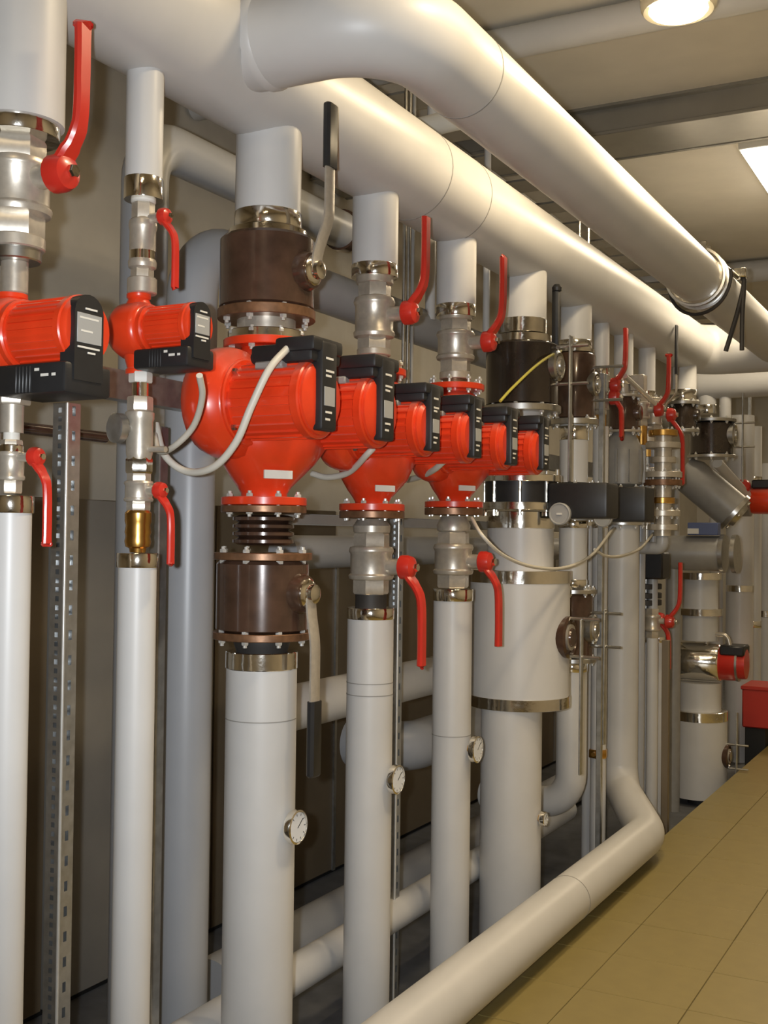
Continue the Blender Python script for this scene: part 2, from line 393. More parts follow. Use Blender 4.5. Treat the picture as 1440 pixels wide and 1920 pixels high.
def flanged_valve(label, x, y, z0, z1, r, rf, hz, up, L1, L2, fl=(True, True), ft=.022, m='brown_paint', mf='rust_flange', s=1.0, nb=8, top_m=None, lever=True, rb=.011, crank=.06):
    """big drum-like ball valve between two flanges (z0..z1 over the flanges)"""
    t = thing('flanged_valve', label, 'valve', (x, y, z0)); o = (x, y, 0)
    b0 = z0+(ft if fl[0] else 0); b1 = z1-(ft if fl[1] else 0)
    part(t, 'body', G().lathe([(r*.9, b0), (r, b0+.008), (r, b1-.012), (r*.93, b1-.002), (r*.8, b1)], o, seg=40), m)
    if fl[0]:
        part(t, 'flange', G().cyl(rf, z0, z0+ft, o, seg=40, ch=.002), mf); bolts(t, x, y, z0, z0+ft, rf*.86, nb, .2, rb)
    if fl[1]:
        part(t, 'flange', G().cyl(rf, z1-ft, z1, o, seg=40, ch=.002), top_m or mf); bolts(t, x, y, z1-ft, z1, rf*.86, nb, .2, rb)
    part(t, 'stem_boss', G().lathe([(.05*s, 0), (.05*s, r*.97), (.042*s, r+.018), (.03*s, r+.02)], (x, y, hz), MX, 24), m)
    if lever: grip_lever(t, x+r+.018, y, hz, up, L1, L2, s, crank)
    return t

def bar_lever(t, x, y, z, zt, zb, R=.07, m='steel'):
    """round hub with two pins and a long flat bar standing on edge"""
    hub = part(t, 'lever_hub', G().lathe([(R, -.03), (R, .012), (R*.86, .02), (R*.8, .008), (R*.5, .008), (R*.42, .03), (0, .03)], (x, y, z), MX, 28), m)
    part(hub, 'hub_plate', G().cyl(R*.62, .0, .022, (x, y, z), MX, 20), 'nickel')
    for dz in (.085, -.085):
        part(hub, 'pin', G().tube([(x-.01, y, z+dz), (x+.15, y, z+dz)], .0075, 8), 'steel')
    part(hub, 'bar', G().box((x+.062, y-.016, zb), (x+.072, y+.016, zt), .003), 'galvanised')
    return hub
def actuator(t, x, y, z0, z1, L):
    b = part(t, 'actuator', G().box((x, y-.09, z0), (x+L, y+.09, z1), .012, seg=2), 'black_plastic', 'black actuator box')
    part(b, 'neck', G().cyl(.04, -.04, .03, (x, y, (z0+z1)/2), MX, 16), 'steel')
    zc = z0+(z1-z0)*.12; R = .05
    part(b, 'dial', G().lathe([(R*.9, 0), (R, .006), (R, .022), (R*.9, .026), (R*.8, .022), (0, .022)], (x+L*.22, y-.085, zc), (0, -1, 0), 28), 'label_grey', 'pale round dial')
    part(b, 'pointer', G().box((x+L*.22-.012, y-.112, zc-.004), (x+L*.22+.012, y-.105, zc+.004)), 'label_white')
    return b

def twin_pump(label, y, zb0, zt1, za, k=1.0, zn=None, rf=.125, sp=.172, ft=.024):
    """twin-head in-line pump: two motors side by side on one housing, heads towards the aisle"""
    x = ROW; t = thing('twin_pump', label, 'pump', (x, y, zb0))
    rv, rm = .160*k, .108*k
    g = G()
    # legs: funnel shaped, wide across the two heads and narrowing to each flange
    g.lathe([(.070*k, zb0+.01), (.069*k, zb0+.035*k), (.080*k, zb0+.055*k), (.100*k, zb0+.085*k), (.122*k, zb0+.13*k), (.140*k, za-.10*k), (.150*k, za)], (x, y, 0), seg=32, sy=1.0)
    zr0, zr1 = zb0+.05*k, zb0+.16*k
    for v in g.bm.verts:
        if abs(v.co.x-x) < .155*k and v.co.z < za-.05*k and abs(v.co.y-y) < .16*k and v.co.z > zb0+.05*k:
            f_ = max(0, min(1, (v.co.z-zr0)/(zr1-zr0)))
            v.co.y = y+(v.co.y-y)*(1+(1.0 if v.co.y > y else .25)*f_)
    for s_ in (-1, 1):
        g.lathe([(rv*.30, -.10*k), (rv*.70, -.092*k), (rv*.92, -.068*k), (rv, -.035*k), (rv, .005*k), (rv*.95, .03*k), (rv*.80, .045*k), (rv*.78, .05*k)], (x, y+s_*sp, za), MX, 32)
    g.lathe([(.150*k, za), (.150*k, za+.06*k), (.11*k, zt1-.06*k), (.075*k, zt1-.03), (.075*k, zt1-.01)], (x, y, 0), seg=32)
    part(t, 'housing', g, 'red_paint', ang=50)
    for za_, zb_ in ((zb0, zb0+ft), (zt1-ft, zt1)):
        part(t, 'flange', G().cyl(rf, za_, zb_, (x, y, 0), seg=36, ch=.002), 'red_paint')
    bolts(t, x, y, zb0-.018, zb0+ft, rf*.85, 8, .2, .0105)
    bolts(t, x, y, zt1-ft, zt1+.014, rf*.85, 8, .2, .0105)
    # cast plates on the foot of the housing
    part(t, 'rating_plate', G().box((x+.125*k, y-.060*k, zb0+.075*k), (x+.133*k, y+.03*k, zb0+.10*k), .001, Matrix.Translation((x, y, 0)) @ Matrix.Rotation(-.55, 4, 'Z') @ Matrix.Translation((-x, -y, 0))), 'label_white')
    for s_ in (-1, 1):
        my = y+s_*sp; mx0 = x+.04; xe = x+.312
        mo = part(t, 'motor', G().lathe([(rm*.965, 0.0), (rm*.965, xe-mx0-.03), (rm*.93, xe-mx0-.012), (rm*.80, xe-mx0-.002), (0, xe-mx0)], (mx0, my, za), MX, 40), 'red_paint')
        fin = G()
        for i in range(24):
            fin.box((-.0026, rm*.93, .03), (.0026, rm*1.026, xe-mx0-.045), M=Matrix.Translation((mx0, my, za)) @ MX @ Matrix.Rotation(2*PI*i/24, 4, 'Z'))
        part(mo, 'cooling_fins', fin, 'red_paint', flat=True)['kind'] = 'stuff'
        part(mo, 'head_ring', G().cyl(rm*1.14, -.012, .020, (mx0, my, za), MX, 40, ch=.004), 'red_paint')
        part(mo, 'rear_ring', G().cyl(rm*1.035, xe-mx0-.05, xe-mx0-.02, (mx0, my, za), MX, 40, ch=.004), 'red_paint')
        for i in range(4):
            a = PI/4+i*PI/2
            part(mo, 'screw', G().hexn(.009, .020, .032, (mx0, my+rm*1.03*math.cos(a), za+rm*1.03*math.sin(a)), MX), 'steel')
        tb = part(t, 'terminal_box', G().box((x+.115, my-.078*k, za+rm*.86), (xe+.005, my+.078*k, za+rm*1.36), .012*k, seg=2), 'black_plastic')
        part(tb, 'cover', G().box((x+.20, my-.086*k, za+rm*1.12), (xe+.016, my+.072*k, za+rm*1.50), .010*k, seg=2), 'black_plastic')
        part(tb, 'side_ledge', G().box((x+.135, my-.086*k, za+rm*.72), (x+.225, my-.055*k, za+rm*.92), .004), 'grey_paint')
        part(tb, 'cable_gland', G().cyl(.016, -.03, .02, (x+.115, my-.03*k, za+rm*1.1), (-1, 0, 0), 12), 'black_plastic')
        hw = .040*k; xf = xe+.020
        cs = part(t, 'control_strip', G().box((xe-.02, my-hw-.006, za-rm*.84), (xf, my+hw-.006, za+rm*1.42), .009*k, seg=2), 'black_plastic')
        part(cs, 'display_plate', G().box((xf-.004, my-hw*.78-.006, za-rm*.22), (xf+.0015, my+hw*.60-.006, za+rm*.26), .0008), 'label_grey')
        mk = G()
        for dz, w_ in ((.66, .9), (.54, .6), (-.38, .7), (-.56, .5), (.98, .8)):
            mk.box((xf-.004, my-hw*.6-.006, za+rm*dz-.003), (xf+.001, my-hw*.6-.006+hw*1.2*w_, za+rm*dz+.003))
        part(cs, 'printed_marks', mk, 'label_white', flat=True)['kind'] = 'stuff'
    return t

def small_pump(label, y, za, zt, zb, L, rm, rv, gland=-1):
    x = ROW; t = thing('circulator_pump', label, 'pump', (x, y, zb))
    g = G(); g.lathe([(rv*.35, -.075), (rv*.8, -.066), (rv*.98, -.045), (rv, -.02), (rv, .012), (rv*.92, .026), (rv*.8, .03)], (x, y, za), MX, 32)
    for s_, e in ((1, zt), (-1, zb)):
        ln = abs(e-za)
        g.lathe([(rv*.62, 0), (rv*.52, rv*.75), (rv*.36, ln*.86), (rv*.42, ln*.9), (rv*.42, ln)], (x-.01, y, za), None if s_ > 0 else Matrix.Rotation(PI, 4, 'X'), 24)
    part(t, 'housing', g, 'red_paint', ang=50)
    mo = part(t, 'motor', G().cyl(rm*.965, .02, L*.9, (x, y, za), MX, 36), 'red_paint')
    fin = G()
    for i in range(28):
        fin.box((-.0018, rm*.92, .055), (.0018, rm*1.025, L*.90), M=Matrix.Translation((x, y, za)) @ MX @ Matrix.Rotation(2*PI*i/28, 4, 'Z'))
    part(mo, 'cooling_fins', fin, 'red_paint', flat=True)['kind'] = 'stuff'
    part(mo, 'head_ring', G().cyl(rm*1.10, .024, .045, (x, y, za), MX, 36, ch=.004), 'red_paint')
    part(mo, 'rear_ring', G().cyl(rm*1.05, L*.84, L*.93, (x, y, za), MX, 36, ch=.003), 'red_paint')
    part(mo, 'end_bell', G().lathe([(rm*.98, L*.88), (rm*1.0, L*.94), (rm*.93, L*.985), (rm*.65, L), (0, L)], (x, y, za), MX, 36), 'red_paint')
    # black arched name plate on the end face, and the box below
    w = rm*.60; xe = x+L
    poly = [(w, -rm*1.55), (w, rm*.45)]+[(w*math.cos(a*PI/10), rm*.45+w*.9*math.sin(a*PI/10)) for a in range(1, 10)]+[(-w, rm*.45), (-w, -rm*1.55)]
    Myz = Matrix(((0, 0, 1, 0), (1, 0, 0, y), (0, 1, 0, za), (0, 0, 0, 1)))
    poly = [(a-rm*.14, b) for a, b in poly]
    np_ = part(t, 'name_plate_housing', G().prism(poly, xe-.03, xe+.010, Myz), 'black_plastic')
    xf = xe+.010
    part(np_, 'rating_plate', G().box((xf-.004, y-rm*.14-w*.85, za-rm*.45), (xf+.0015, y-rm*.14+w*.85, za+rm*.42), .0008), 'label_grey')
    mk = G()
    for dz, a, b in ((.56, .35, .75), (.28, .15, .8), (-.58, .1, .85), (-.72, .45, .7), (-.1, .2, .6)):
        mk.box((xf-.004, y-rm*.14-w+2*w*a, za+rm*dz-.002), (xf+.0022, y-rm*.14-w+2*w*b, za+rm*dz+.002))
    part(np_, 'printed_marks', mk, 'label_white', flat=True)['kind'] = 'stuff'
    tb = part(t, 'terminal_box', G().box((x+L*.12, y-rm*1.05, za-rm*1.95), (x+L*1.03, y+rm*.9, za-rm*1.04), .008, seg=2), 'black_plastic')
    rg = G()
    for i in range(5): rg.box((x+L*(.40+.045*i), y-rm*1.09, za-rm*1.92), (x+L*(.418+.045*i), y-rm*1.0, za-rm*1.12), .002)
    part(tb, 'ridges', rg, 'black_plastic')['kind'] = 'stuff'
    mk = G()
    for a, b, dz in ((.64, .70, -1.25), (.72, .82, -1.42), (.86, .91, -1.42)): mk.box((x+L*a, y-rm*1.056, za+rm*dz-.003), (x+L*b, y-rm*1.0, za+rm*dz+.003))
    part(tb, 'printed_marks', mk, 'label_white', flat=True)['kind'] = 'stuff'
    return t
def cable(label, pts, r=.010, m='white_cable', name='power_cable', n=8):
    pts = spline(pts, n); lo = min(pts, key=lambda p: p.z)
    return single(name, G().tube(pts, r, 10), m, label, 'cable', (lo.x, lo.y, lo.z-r))

# ================================================================== riser A (largest red lever)
YA = at_x(24, 700, ROW).y
zA = lambda py: zz(ROW, YA, py)
riser('wide pale stub pipe above the largest nickel ball valve', ROW, YA, zA(236), HDR_Z-.10, .103, [(zA(262), zA(212), .094)])
thread_valve('largest nickel ball valve with a long red lever raised', ROW, YA, zA(452), zA(262), .078, True, .315, hubz=zA(340), ext=.108,
    rings=[(zA(470), zA(446), .066, 'nickel'), (zA(492), zA(468), .058, 'steel'), (zA(552), zA(490), .030, 'nickel')])
small_pump('larger red circulator pump with black box and ridged gland, near the perforated post', YA, zA(632), zA(552), zA(735), .222, .073, .088)
t = thing('union_fitting', 'nickel union tee below the larger red circulator pump', 'fitting', (ROW, YA, zA(812)))
part(t, 'nut', G().hexn(.040, zA(760), zA(735), (ROW, YA, 0)), 'nickel')
part(t, 'nipple', G().cyl(.026, zA(812), zA(760), (ROW, YA, 0)), 'nickel')
part(t, 'tee_arm', G().tube(rounded([(ROW, YA, zA(788)), (ROW-.10, YA+.04, zA(788)), (ROW-.10, YA+.04, zA(830)), (ROW-.2, YA+.1, zA(832))], .03, 5), .018, 12), 'galvanised')
thread_valve('slim ball valve with red lever hanging down beside the perforated post', ROW, YA, zA(925), zA(825), .030, False, .19, big=False, hubz=zA(858), ext=.06,
    rings=[(zA(832), zA(806), .018, 'label_white'), (zA(884), zA(834), .027, 'chrome')])
riser('slim pale riser pipe left of the perforated post, with end band', ROW, YA, PIT, zA(940), .047, [(zA(962), zA(930), .0515)])
# ================================================================== riser B (thin)
YB = at_x(262, 800, ROW).y
zB = lambda py: zz(ROW, YB, py)
riser('thinnest pale stub pipe above the smaller circulator pump', ROW, YB, zB(352), HDR_Z-.12, .048, [(zB(376), zB(336), .050)])
thread_valve('slim nickel ball valve with red lever hanging down above the smaller circulator', ROW, YB, zB(545), zB(376), .036, False, .185, big=False, hubz=zB(412), ext=.055,
    rings=[(zB(382), zB(372), .032, 'label_white'), (zB(500), zB(470), .034, 'chrome'), (zB(552), zB(522), .038, 'nickel')])
small_pump('smaller red circulator pump with a plain black box beneath it', YB, zB(620), zB(552), zB(702), .190, .056, .074)
t = thing('check_valve', 'chromed check valve with side plug below the smaller circulator', 'valve', (ROW, YB, zB(888)))
part(t, 'nut', G().hexn(.030, zB(718), zB(698), (ROW, YB, 0)), 'label_white')
part(t, 'nipple', G().cyl(.021, zB(748), zB(716), (ROW, YB, 0)), 'chrome')
part(t, 'nut', G().hexn(.033, zB(772), zB(744), (ROW, YB, 0)), 'nickel')
part(t, 'body', G().lathe([(.030, zB(862)), (.034, zB(850)), (.034, zB(790)), (.037, zB(786)), (.037, zB(774)), (.03, zB(770))], (ROW, YB, 0)), 'nickel')
part(t, 'nut', G().hexn(.034, zB(888), zB(858), (ROW, YB, 0)), 'chrome')
part(t, 'side_plug', G().lathe([(.012, 0), (.012, .05), (.038, .055), (.038, .075), (.03, .08)], (ROW, YB, zB(806)), (-.3, -1, 0), 20), 'galvanised')
part(t, 'drain_spigot', G().tube([(ROW, YB, zB(842)), (ROW+.085, YB, zB(844))], .008, 10), 'nickel')
thread_valve('slim nickel ball valve over a brass coupling, red lever hanging down', ROW, YB, zB(958), zB(886), .037, False, .185, big=False, hubz=zB(920), ext=.055)
t = thing('brass_coupling', 'ribbed brass coupling on the thin riser', 'coupling', (ROW, YB, zB(1036)))
part(t, 'body', G().lathe([(.020, zB(1036)), (.022, zB(1028)), (.031, zB(1025)), (.034, zB(1015)), (.031, zB(1005)), (.034, zB(998)), (.031, zB(985)), (.034, zB(978)), (.034, zB(962)), (.028, zB(957))], (ROW, YB, 0)), 'brass')
riser('thin glossy pale riser pipe below the brass coupling', ROW, YB, PIT, zB(1045), .049, [(zB(1064), zB(1037), .053)])
# ================================================================== riser C (largest twin pump)
YC = 2.888
zC = lambda py: zz(ROW, YC, py)
riser('wide pale stub pipe above the brown valve with raised black grip', ROW, YC, zC(414), HDR_Z-.10, .099, [(zC(432), zC(402), .102)])
v = flanged_valve('upper brown drum valve on the largest twin pump, black grip lever raised', ROW, YC, zC(602), zC(447), .142, .147, zC(517), True, .30, .485, fl=(True, False), ft=.030, crank=.035, s=1.25)
part(v, 'top_plate', G().lathe([(.09, zC(447)), (.118, zC(446)), (.118, zC(436)), (.09, zC(430))], (ROW, YC, 0), seg=36), 'chrome')
t = thing('flange_adapter', 'polished steel flange adapter between brown valve and largest twin pump', 'fitting', (ROW, YC, zC(642)))
part(t, 'neck', G().cyl(.088, zC(626), zC(602), (ROW, YC, 0)), 'nickel')
part(t, 'flange', G().cyl(.115, zC(640), zC(624), (ROW, YC, 0), ch=.002), 'chrome')
twin_pump('largest red twin-head pump, hung below the brown drum valve', YC, zC(948), zC(640), 2.025, 1.0, rf=.128)
t = thing('expansion_joint', 'rust brown flanged bellows joint below the largest twin pump', 'joint', (ROW, YC, zC(1032)))
part(t, 'flange', G().cyl(.128, zC(962), zC(949), (ROW, YC, 0), ch=.002), 'rust_flange')
bw = []
for i in range(4):
    a, b = zC(966+14*i), zC(966+14*(i+1)); bw += [(.074, a), (.092, a+(b-a)*.3), (.092, a+(b-a)*.7), (.074, b)]
part(t, 'bellows', G().lathe(bw[::-1], (ROW, YC, 0)), 'brown_paint')
flanged_valve('lower brown drum valve with lever and black grip hanging down', ROW, YC, zC(1197), zC(1036), .138, .147, zC(1110), False, .315, .53, crank=.010, s=1.25)
t = riser('wide pale riser pipe below the lower brown drum valve', ROW, YC, PIT, zC(1232), .1055, [(zC(1252), zC(1220), .108)], seams=(zC(1345),))
part(t, 'neck', G().lathe([(.075, zC(1222)), (.085, zC(1205)), (.085, zC(1197))], (ROW, YC, 0)), 'dark_rubber')
gauge('dial thermometer on the wide riser below the drum valves', ROW, YC, zC(1540), .135)
# ================================================================== riser D
YD = 3.562
zD = lambda py: zz(ROW, YD, py)
riser('pale stub pipe above the second twin pump from the drum valves', ROW, YD, zD(508), HDR_Z-.10, .0815, [(zD(522), zD(498), .0825)])
thread_valve('nickel ball valve with raised red lever beside the thin cable conduits', ROW, YD, zD(668), zD(528), .072, True, .325, hubz=zD(592), ext=.115,
    rings=[(zD(534), zD(520), .066, 'nickel'), (zD(668), zD(655), .060, 'nickel'), (zD(692), zD(666), .05, 'nickel')])
twin_pump('middle red twin-head pump, second from the drum valves', YD, zD(958), zD(694), 2.005, .86, rf=.115)
t = thing('union_fitting', 'rust brown counter flange and ring below the middle twin pump', 'fitting', (ROW, YD, zD(1002)))
part(t, 'flange', G().cyl(.115, zD(972), zD(959), (ROW, YD, 0), ch=.002), 'rust_flange')
part(t, 'ring', G().lathe([(.05, zD(1002)), (.064, zD(998)), (.066, zD(986)), (.05, zD(974))], (ROW, YD, 0)), 'nickel')
thread_valve('nickel ball valve with red lever hanging down below the middle twin pump', ROW, YD, zD(1114), zD(1000), .078, False, .335, hubz=zD(1062), ext=.115)
t = riser('pale riser pipe in front of the perforated rail', ROW, YD, PIT, zD(1148), .0815, [(zD(1160), zD(1139), .0835)], seams=(zD(1278), zD(1300)))
part(t, 'neck', G().cyl(.055, zD(1148), zD(1114), (ROW, YD, 0)), 'dark_rubber')
gauge('dial thermometer on the riser in front of the perforated rail', ROW, YD, zD(1455), .115)
# ================================================================== riser E
YE = 4.25
zE = lambda py: zz(ROW, YE, py)
riser('pale stub pipe above the twin pump nearest the black valve', ROW, YE, zE(582), HDR_Z-.10, .0805, [(zE(596), zE(573), .081)])
thread_valve('nickel ball valve with raised red lever beside the dark drum valve', ROW, YE, zE(700), zE(600), .077, True, .33, hubz=zE(645), ext=.12,
    rings=[(zE(602), zE(594), .066, 'nickel'), (zE(712), zE(698), .064, 'nickel'), (zE(726), zE(710), .05, 'rust_flange')])
twin_pump('third red twin-head pump, beside the dark drum valve with yellow wire', YE, zE(952), zE(722), 2.0, .86, rf=.118)
t = thing('union_fitting', 'rust brown counter flange and ring below the third twin pump', 'fitting', (ROW, YE, zE(998)))
part(t, 'flange', G().cyl(.118, zE(966), zE(953), (ROW, YE, 0), ch=.002), 'rust_flange')
part(t, 'ring', G().lathe([(.05, zE(998)), (.066, zE(995)), (.068, zE(985)), (.05, zE(968))], (ROW, YE, 0)), 'nickel')
thread_valve('nickel ball valve with red lever hanging in front of the wide drum', ROW, YE, zE(1102), zE(997), .080, False, .33, hubz=zE(1052), ext=.115)
t = riser('pale riser pipe beside the wide insulated drum', ROW, YE, PIT, zE(1114), .078, [(zE(1126), zE(1104), .082)], seams=(zE(1376),))
gauge('dial thermometer on the riser beside the wide drum', ROW, YE, zE(1400), .115, .053)
# ================================================================== riser F (dark drum valve, wide drum)
YF = 4.985
zF = lambda py: zz(ROW, YF, py)
riser('wide pale stub pipe above the dark drum valve', ROW, YF, zF(612), HDR_Z-.10, .110, [(zF(628), zF(601), .112)])
mat('dark_brown_paint', (0.032, 0.022, 0.016), 0.2, 0.1, 0.25, 18, 0.04, coat=0.6)
v = flanged_valve('dark drum valve with a thin yellow wire across it', ROW, YF, zF(775), zF(646), .166, .180, zF(690), True, .30, .42, fl=(True, False), ft=.03, m='dark_brown_paint', mf='steel', lever=False)
bar_lever(v, ROW+.166, YF, zF(690), zF(636), zF(905), .07)
part(v, 'top_plate', G().lathe([(.1, zF(646)), (.135, zF(645)), (.135, zF(632)), (.1, zF(627))], (ROW, YF, 0), seg=36), 'chrome')
ph_ = at_x(1042, 590, ROW+.11)
part(v, 'raised_handle', G().strap([(ROW+.11, ph_.y, zz(ROW+.11, ph_.y, 655)), (ROW+.11, ph_.y, zz(ROW+.11, ph_.y, 545))], .03, .03), 'black_plastic')
part(v, 'handle_knob', G().lathe([(0, -.02), (.022, -.012), (.024, .004), (.014, .018), (0, .02)], (ROW+.115, ph_.y, zz(ROW+.11, ph_.y, 541)), seg=14), 'black_plastic')
riser('pale pipe between the dark drum valve and the black wafer valve', ROW, YF, zF(892), zF(775), .10)
t = thing('wafer_valve', 'black wafer valve clamped between steel flanges by long studs', 'valve', (ROW, YF, zF(958)))
actuator(t, ROW+.165, YF, zF(972), zF(908), .27)
part(t, 'flange', G().cyl(.185, zF(905), zF(892), (ROW, YF, 0), seg=40, ch=.002), 'chrome')
part(t, 'wafer', G().cyl(.165, zF(943), zF(905), (ROW, YF, 0), seg=40), 'black_plastic')
part(t, 'flange', G().cyl(.185, zF(957), zF(943), (ROW, YF, 0), seg=40, ch=.002), 'chrome')
sm = G().cyl(.0085, -(zF(880)-zF(968))/2, (zF(880)-zF(968))/2, seg=8)
for q in (-.022, .02): pass
sm = sm.mesh('stud', (0, 0, 0), 'chrome')
for i in range(8):
    a = .35+i*PI/4; share(t, 'stud', sm, (ROW+.165*math.cos(a), YF+.165*math.sin(a), (zF(880)+zF(968))/2))
riser('short wide pipe between the black wafer valve and the wide drum', ROW, YF, zF(1072), zF(962), .152, [(zF(991), zF(960), .155)])
t = thing('insulated_drum', 'wide pale insulated drum with polished bands at both ends', 'drum', (ROW, YF, zF(1322)))
part(t, 'jacket', G().cyl(.228, zF(1318), zF(1074), (ROW, YF, 0), seg=48), 'jacket')
bar_lever(t, ROW+.228, YF, zF(1190), zF(1156), zF(1440), .095, 'brown_paint')
collar(t, ROW, YF, zF(1092), zF(1068), .231); collar(t, ROW, YF, zF(1322), zF(1300), .231)
YF2 = YF-.09
riser('wide pale riser pipe below the insulated drum', ROW, YF2, PIT, zF(1318), .137, seg=36)
gauge('small dial thermometer on the wide riser below the drum', ROW, YF2, zz(ROW, YF2, 1527), .165, .032)
# ================================================================== cables near the pumps
cable('thick white cable looping from the largest twin pump down to the cross rail', [at_y(540, 652, 2.64), at_y(505, 692, 2.57), at_y(472, 760, 2.55), at_y(442, 830, 2.55), at_y(400, 876, 2.56), at_x(350, 884, -2.0), at_x(308, 852, -2.07), at_x(292, 795, -2.12)], .0105)
cable('white cable hanging from the smaller circulator pump', [at_x(374, 704, -1.74), at_x(379, 745, -1.78), at_x(362, 800, -1.86), at_x(325, 838, -1.95), at_x(298, 846, -2.04), at_x(290, 815, -2.1)], .0085)
cable('white cable leaving the larger circulator pump box', [at_x(47, 716, ROW+.045)+Vector((0, -.02, 0)), at_x(10, 726, -1.93), at_x(-60, 760, -2.0)], .013)
cable('white cable sagging behind the middle twin pump', [at_x(712, 828, -1.82), at_x(690, 850, -1.84), at_x(655, 885, -1.95), at_x(615, 895, -2.05), at_x(585, 888, -2.12)], .011)
cable('white cable sagging behind the third twin pump', [at_x(835, 862, -1.84), at_x(815, 880, -1.9), at_x(790, 893, -2.0), at_x(765, 900, -2.1)], .012)
cable('thin yellow earth wire across the dark drum valve', [at_x(938, 752, -1.76), at_x(960, 728, -1.75), at_x(1000, 690, -1.74), at_x(1030, 668, -1.76), at_x(1052, 658, -1.84)], .006, 'wire_yellow')
cable('thin grey hose with dark clips sagging in front of the wide drum', [at_x(885, 972, -1.80), at_x(905, 1005, -1.70), at_x(945, 1042, -1.68), at_x(1000, 1063, -1.68), at_x(1060, 1064, -1.68), at_x(1110, 1040, -1.70), at_x(1150, 990, -1.74)], .007, 'white_cable', 'hose')
cable('thin grey hose running along the black actuators', [at_x(1115, 1030, -1.72), at_x(1135, 1042, -1.72), at_x(1165, 1042, -1.72), at_x(1200, 1028, -1.74), at_x(1225, 1000, -1.80)], .007, 'white_cable', 'hose')

# ================================================================== pipes on the tiled floor and behind the row
FX, FZ, FR = -1.615, .125, .098
riser_end = Vector((ROW, at_x(1165, 1200, ROW).y, 0))
yq = at_x(1214, 1590, FX).y
t = pipe_thing('long pale pipe lying along the tiled floor edge, with elbow riser', [(FX, -1.2, FZ), (FX, yq, FZ), (ROW, riser_end.y, FZ+.09), (ROW, riser_end.y, zz(ROW, riser_end.y, 985))], FR, 'jacket', rad=[.10, .14], seg=36, n=9,
    seams=[((FX, at_x(1065, 1660, FX).y, FZ), (0, 1, 0))])
def back_pipe(label, path, r, m='jacket_grey', rad=.16, **k): return pipe_thing(label, path, r, m, rad, name='insulated_pipe', **k)
x1 = -2.75; ya = at_x(268, 600, x1).y
back_pipe('grey pipe by the wall rising behind the thin riser and bending under the header', [(x1, ya, PIT), (x1, ya, 3.09), (x1, at_x(640, 370, x1).y, 3.09)], .086)
single('pipe_clamp', G().lathe([(.088, -.03), (.097, -.03), (.097, .03), (.088, .03)], (x1, at_x(645, 375, x1).y, 3.09), (0, 1, 0), 28), 'brown_paint', 'dark clamp ring at the end of the grey wall pipe under the header', 'clamp', (x1, at_x(645, 375, x1).y, 2.99))
x2 = -2.42; yb = at_x(352, 1100, x2).y; zb2 = at_x(625, 553, x2).z
back_pipe('bluish grey pipe rising behind the row with a rounded elbow on top', [(x2, yb, PIT), (x2, yb, zb2), (x2, 9.5, zb2)], .086, rad=.19)
x3 = -2.62
back_pipe('grey pipe running level behind the lower ball valves', [(x3, at_x(530, 1035, x3).y, at_x(600, 1035, x3).z), (x3, 8.0, at_x(600, 1035, x3).z)], .072)
x4 = -2.40; z4 = at_x(600, 1315, x4).z
back_pipe('pale pipe running level behind the wide riser', [(x4, at_x(500, 1315, x4).y, z4), (x4, at_x(815, 1262, x4).y, z4)], .088, 'jacket', seams=[((x4, at_x(805, 1262, x4).y, z4), (0, 1, 0))])
x5 = -2.45; y5 = at_x(742, 1400, x5).y; z5 = at_x(775, 1398, x5).z
back_pipe('thick grey pipe bending down behind the perforated rail', [(x5-.30, y5+.12, z5), (x5, y5+.12, z5), (x5, 6.2, z5)], .115, rad=.12)
x6 = -2.14; z6 = .142
back_pipe('slim pale pipe low in the sunken strip behind the risers', [(x6-.25, 2.18, z6-.05), (x6, 2.25, z6), (x6, 6.2, z6)], .064, 'jacket', rad=.1)
x7 = -2.72
back_pipe('thick grey pipe lying on the sunken floor by the casing', [(x7, 3.7, PIT+.122), (x7, 9.0, PIT+.122)], .12)

# ------------------------------------------------------------------ long machine casing along the wall
CX = -3.30
cs = thing('machine_casing', 'long grey and brown panelled machine casing along the wall', 'cabinet', (CX-.2, 4.0, PIT))
yy = [at_x(-60, 1400, CX).y, at_x(88, 1400, CX).y, at_x(215, 1400, CX).y, at_x(400, 1400, CX).y, at_x(626, 1400, CX).y, at_x(745, 1400, CX).y]
yy += [yy[-1]+.95*i for i in range(1, 5)]
for i, (a, b) in enumerate(zip(yy, yy[1:])):
    ztop = at_x(180, 937, CX).z if i < 4 else 1.55
    part(cs, 'panel', G().box((CX-.035, a+.006, PIT+.03), (CX, b-.006, ztop), .004), 'casing_brown' if i in (0, 3, 4, 5, 6, 7) else 'casing_grey')  # dark brown of the right-hand panels also carries their lack of light
part(cs, 'core', G().box((XW+.02, yy[0], PIT+.02), (CX-.03, yy[-1], 1.50)), 'plinth')
part(cs, 'plinth', G().box((XW+.05, yy[0], PIT), (CX-.03, yy[-1], PIT+.02)), 'plinth')
part(cs, 'corner_strip', G().box((CX, yy[4]-.012, PIT+.03), (CX+.012, yy[4]+.012, 1.55)), 'galvanised')

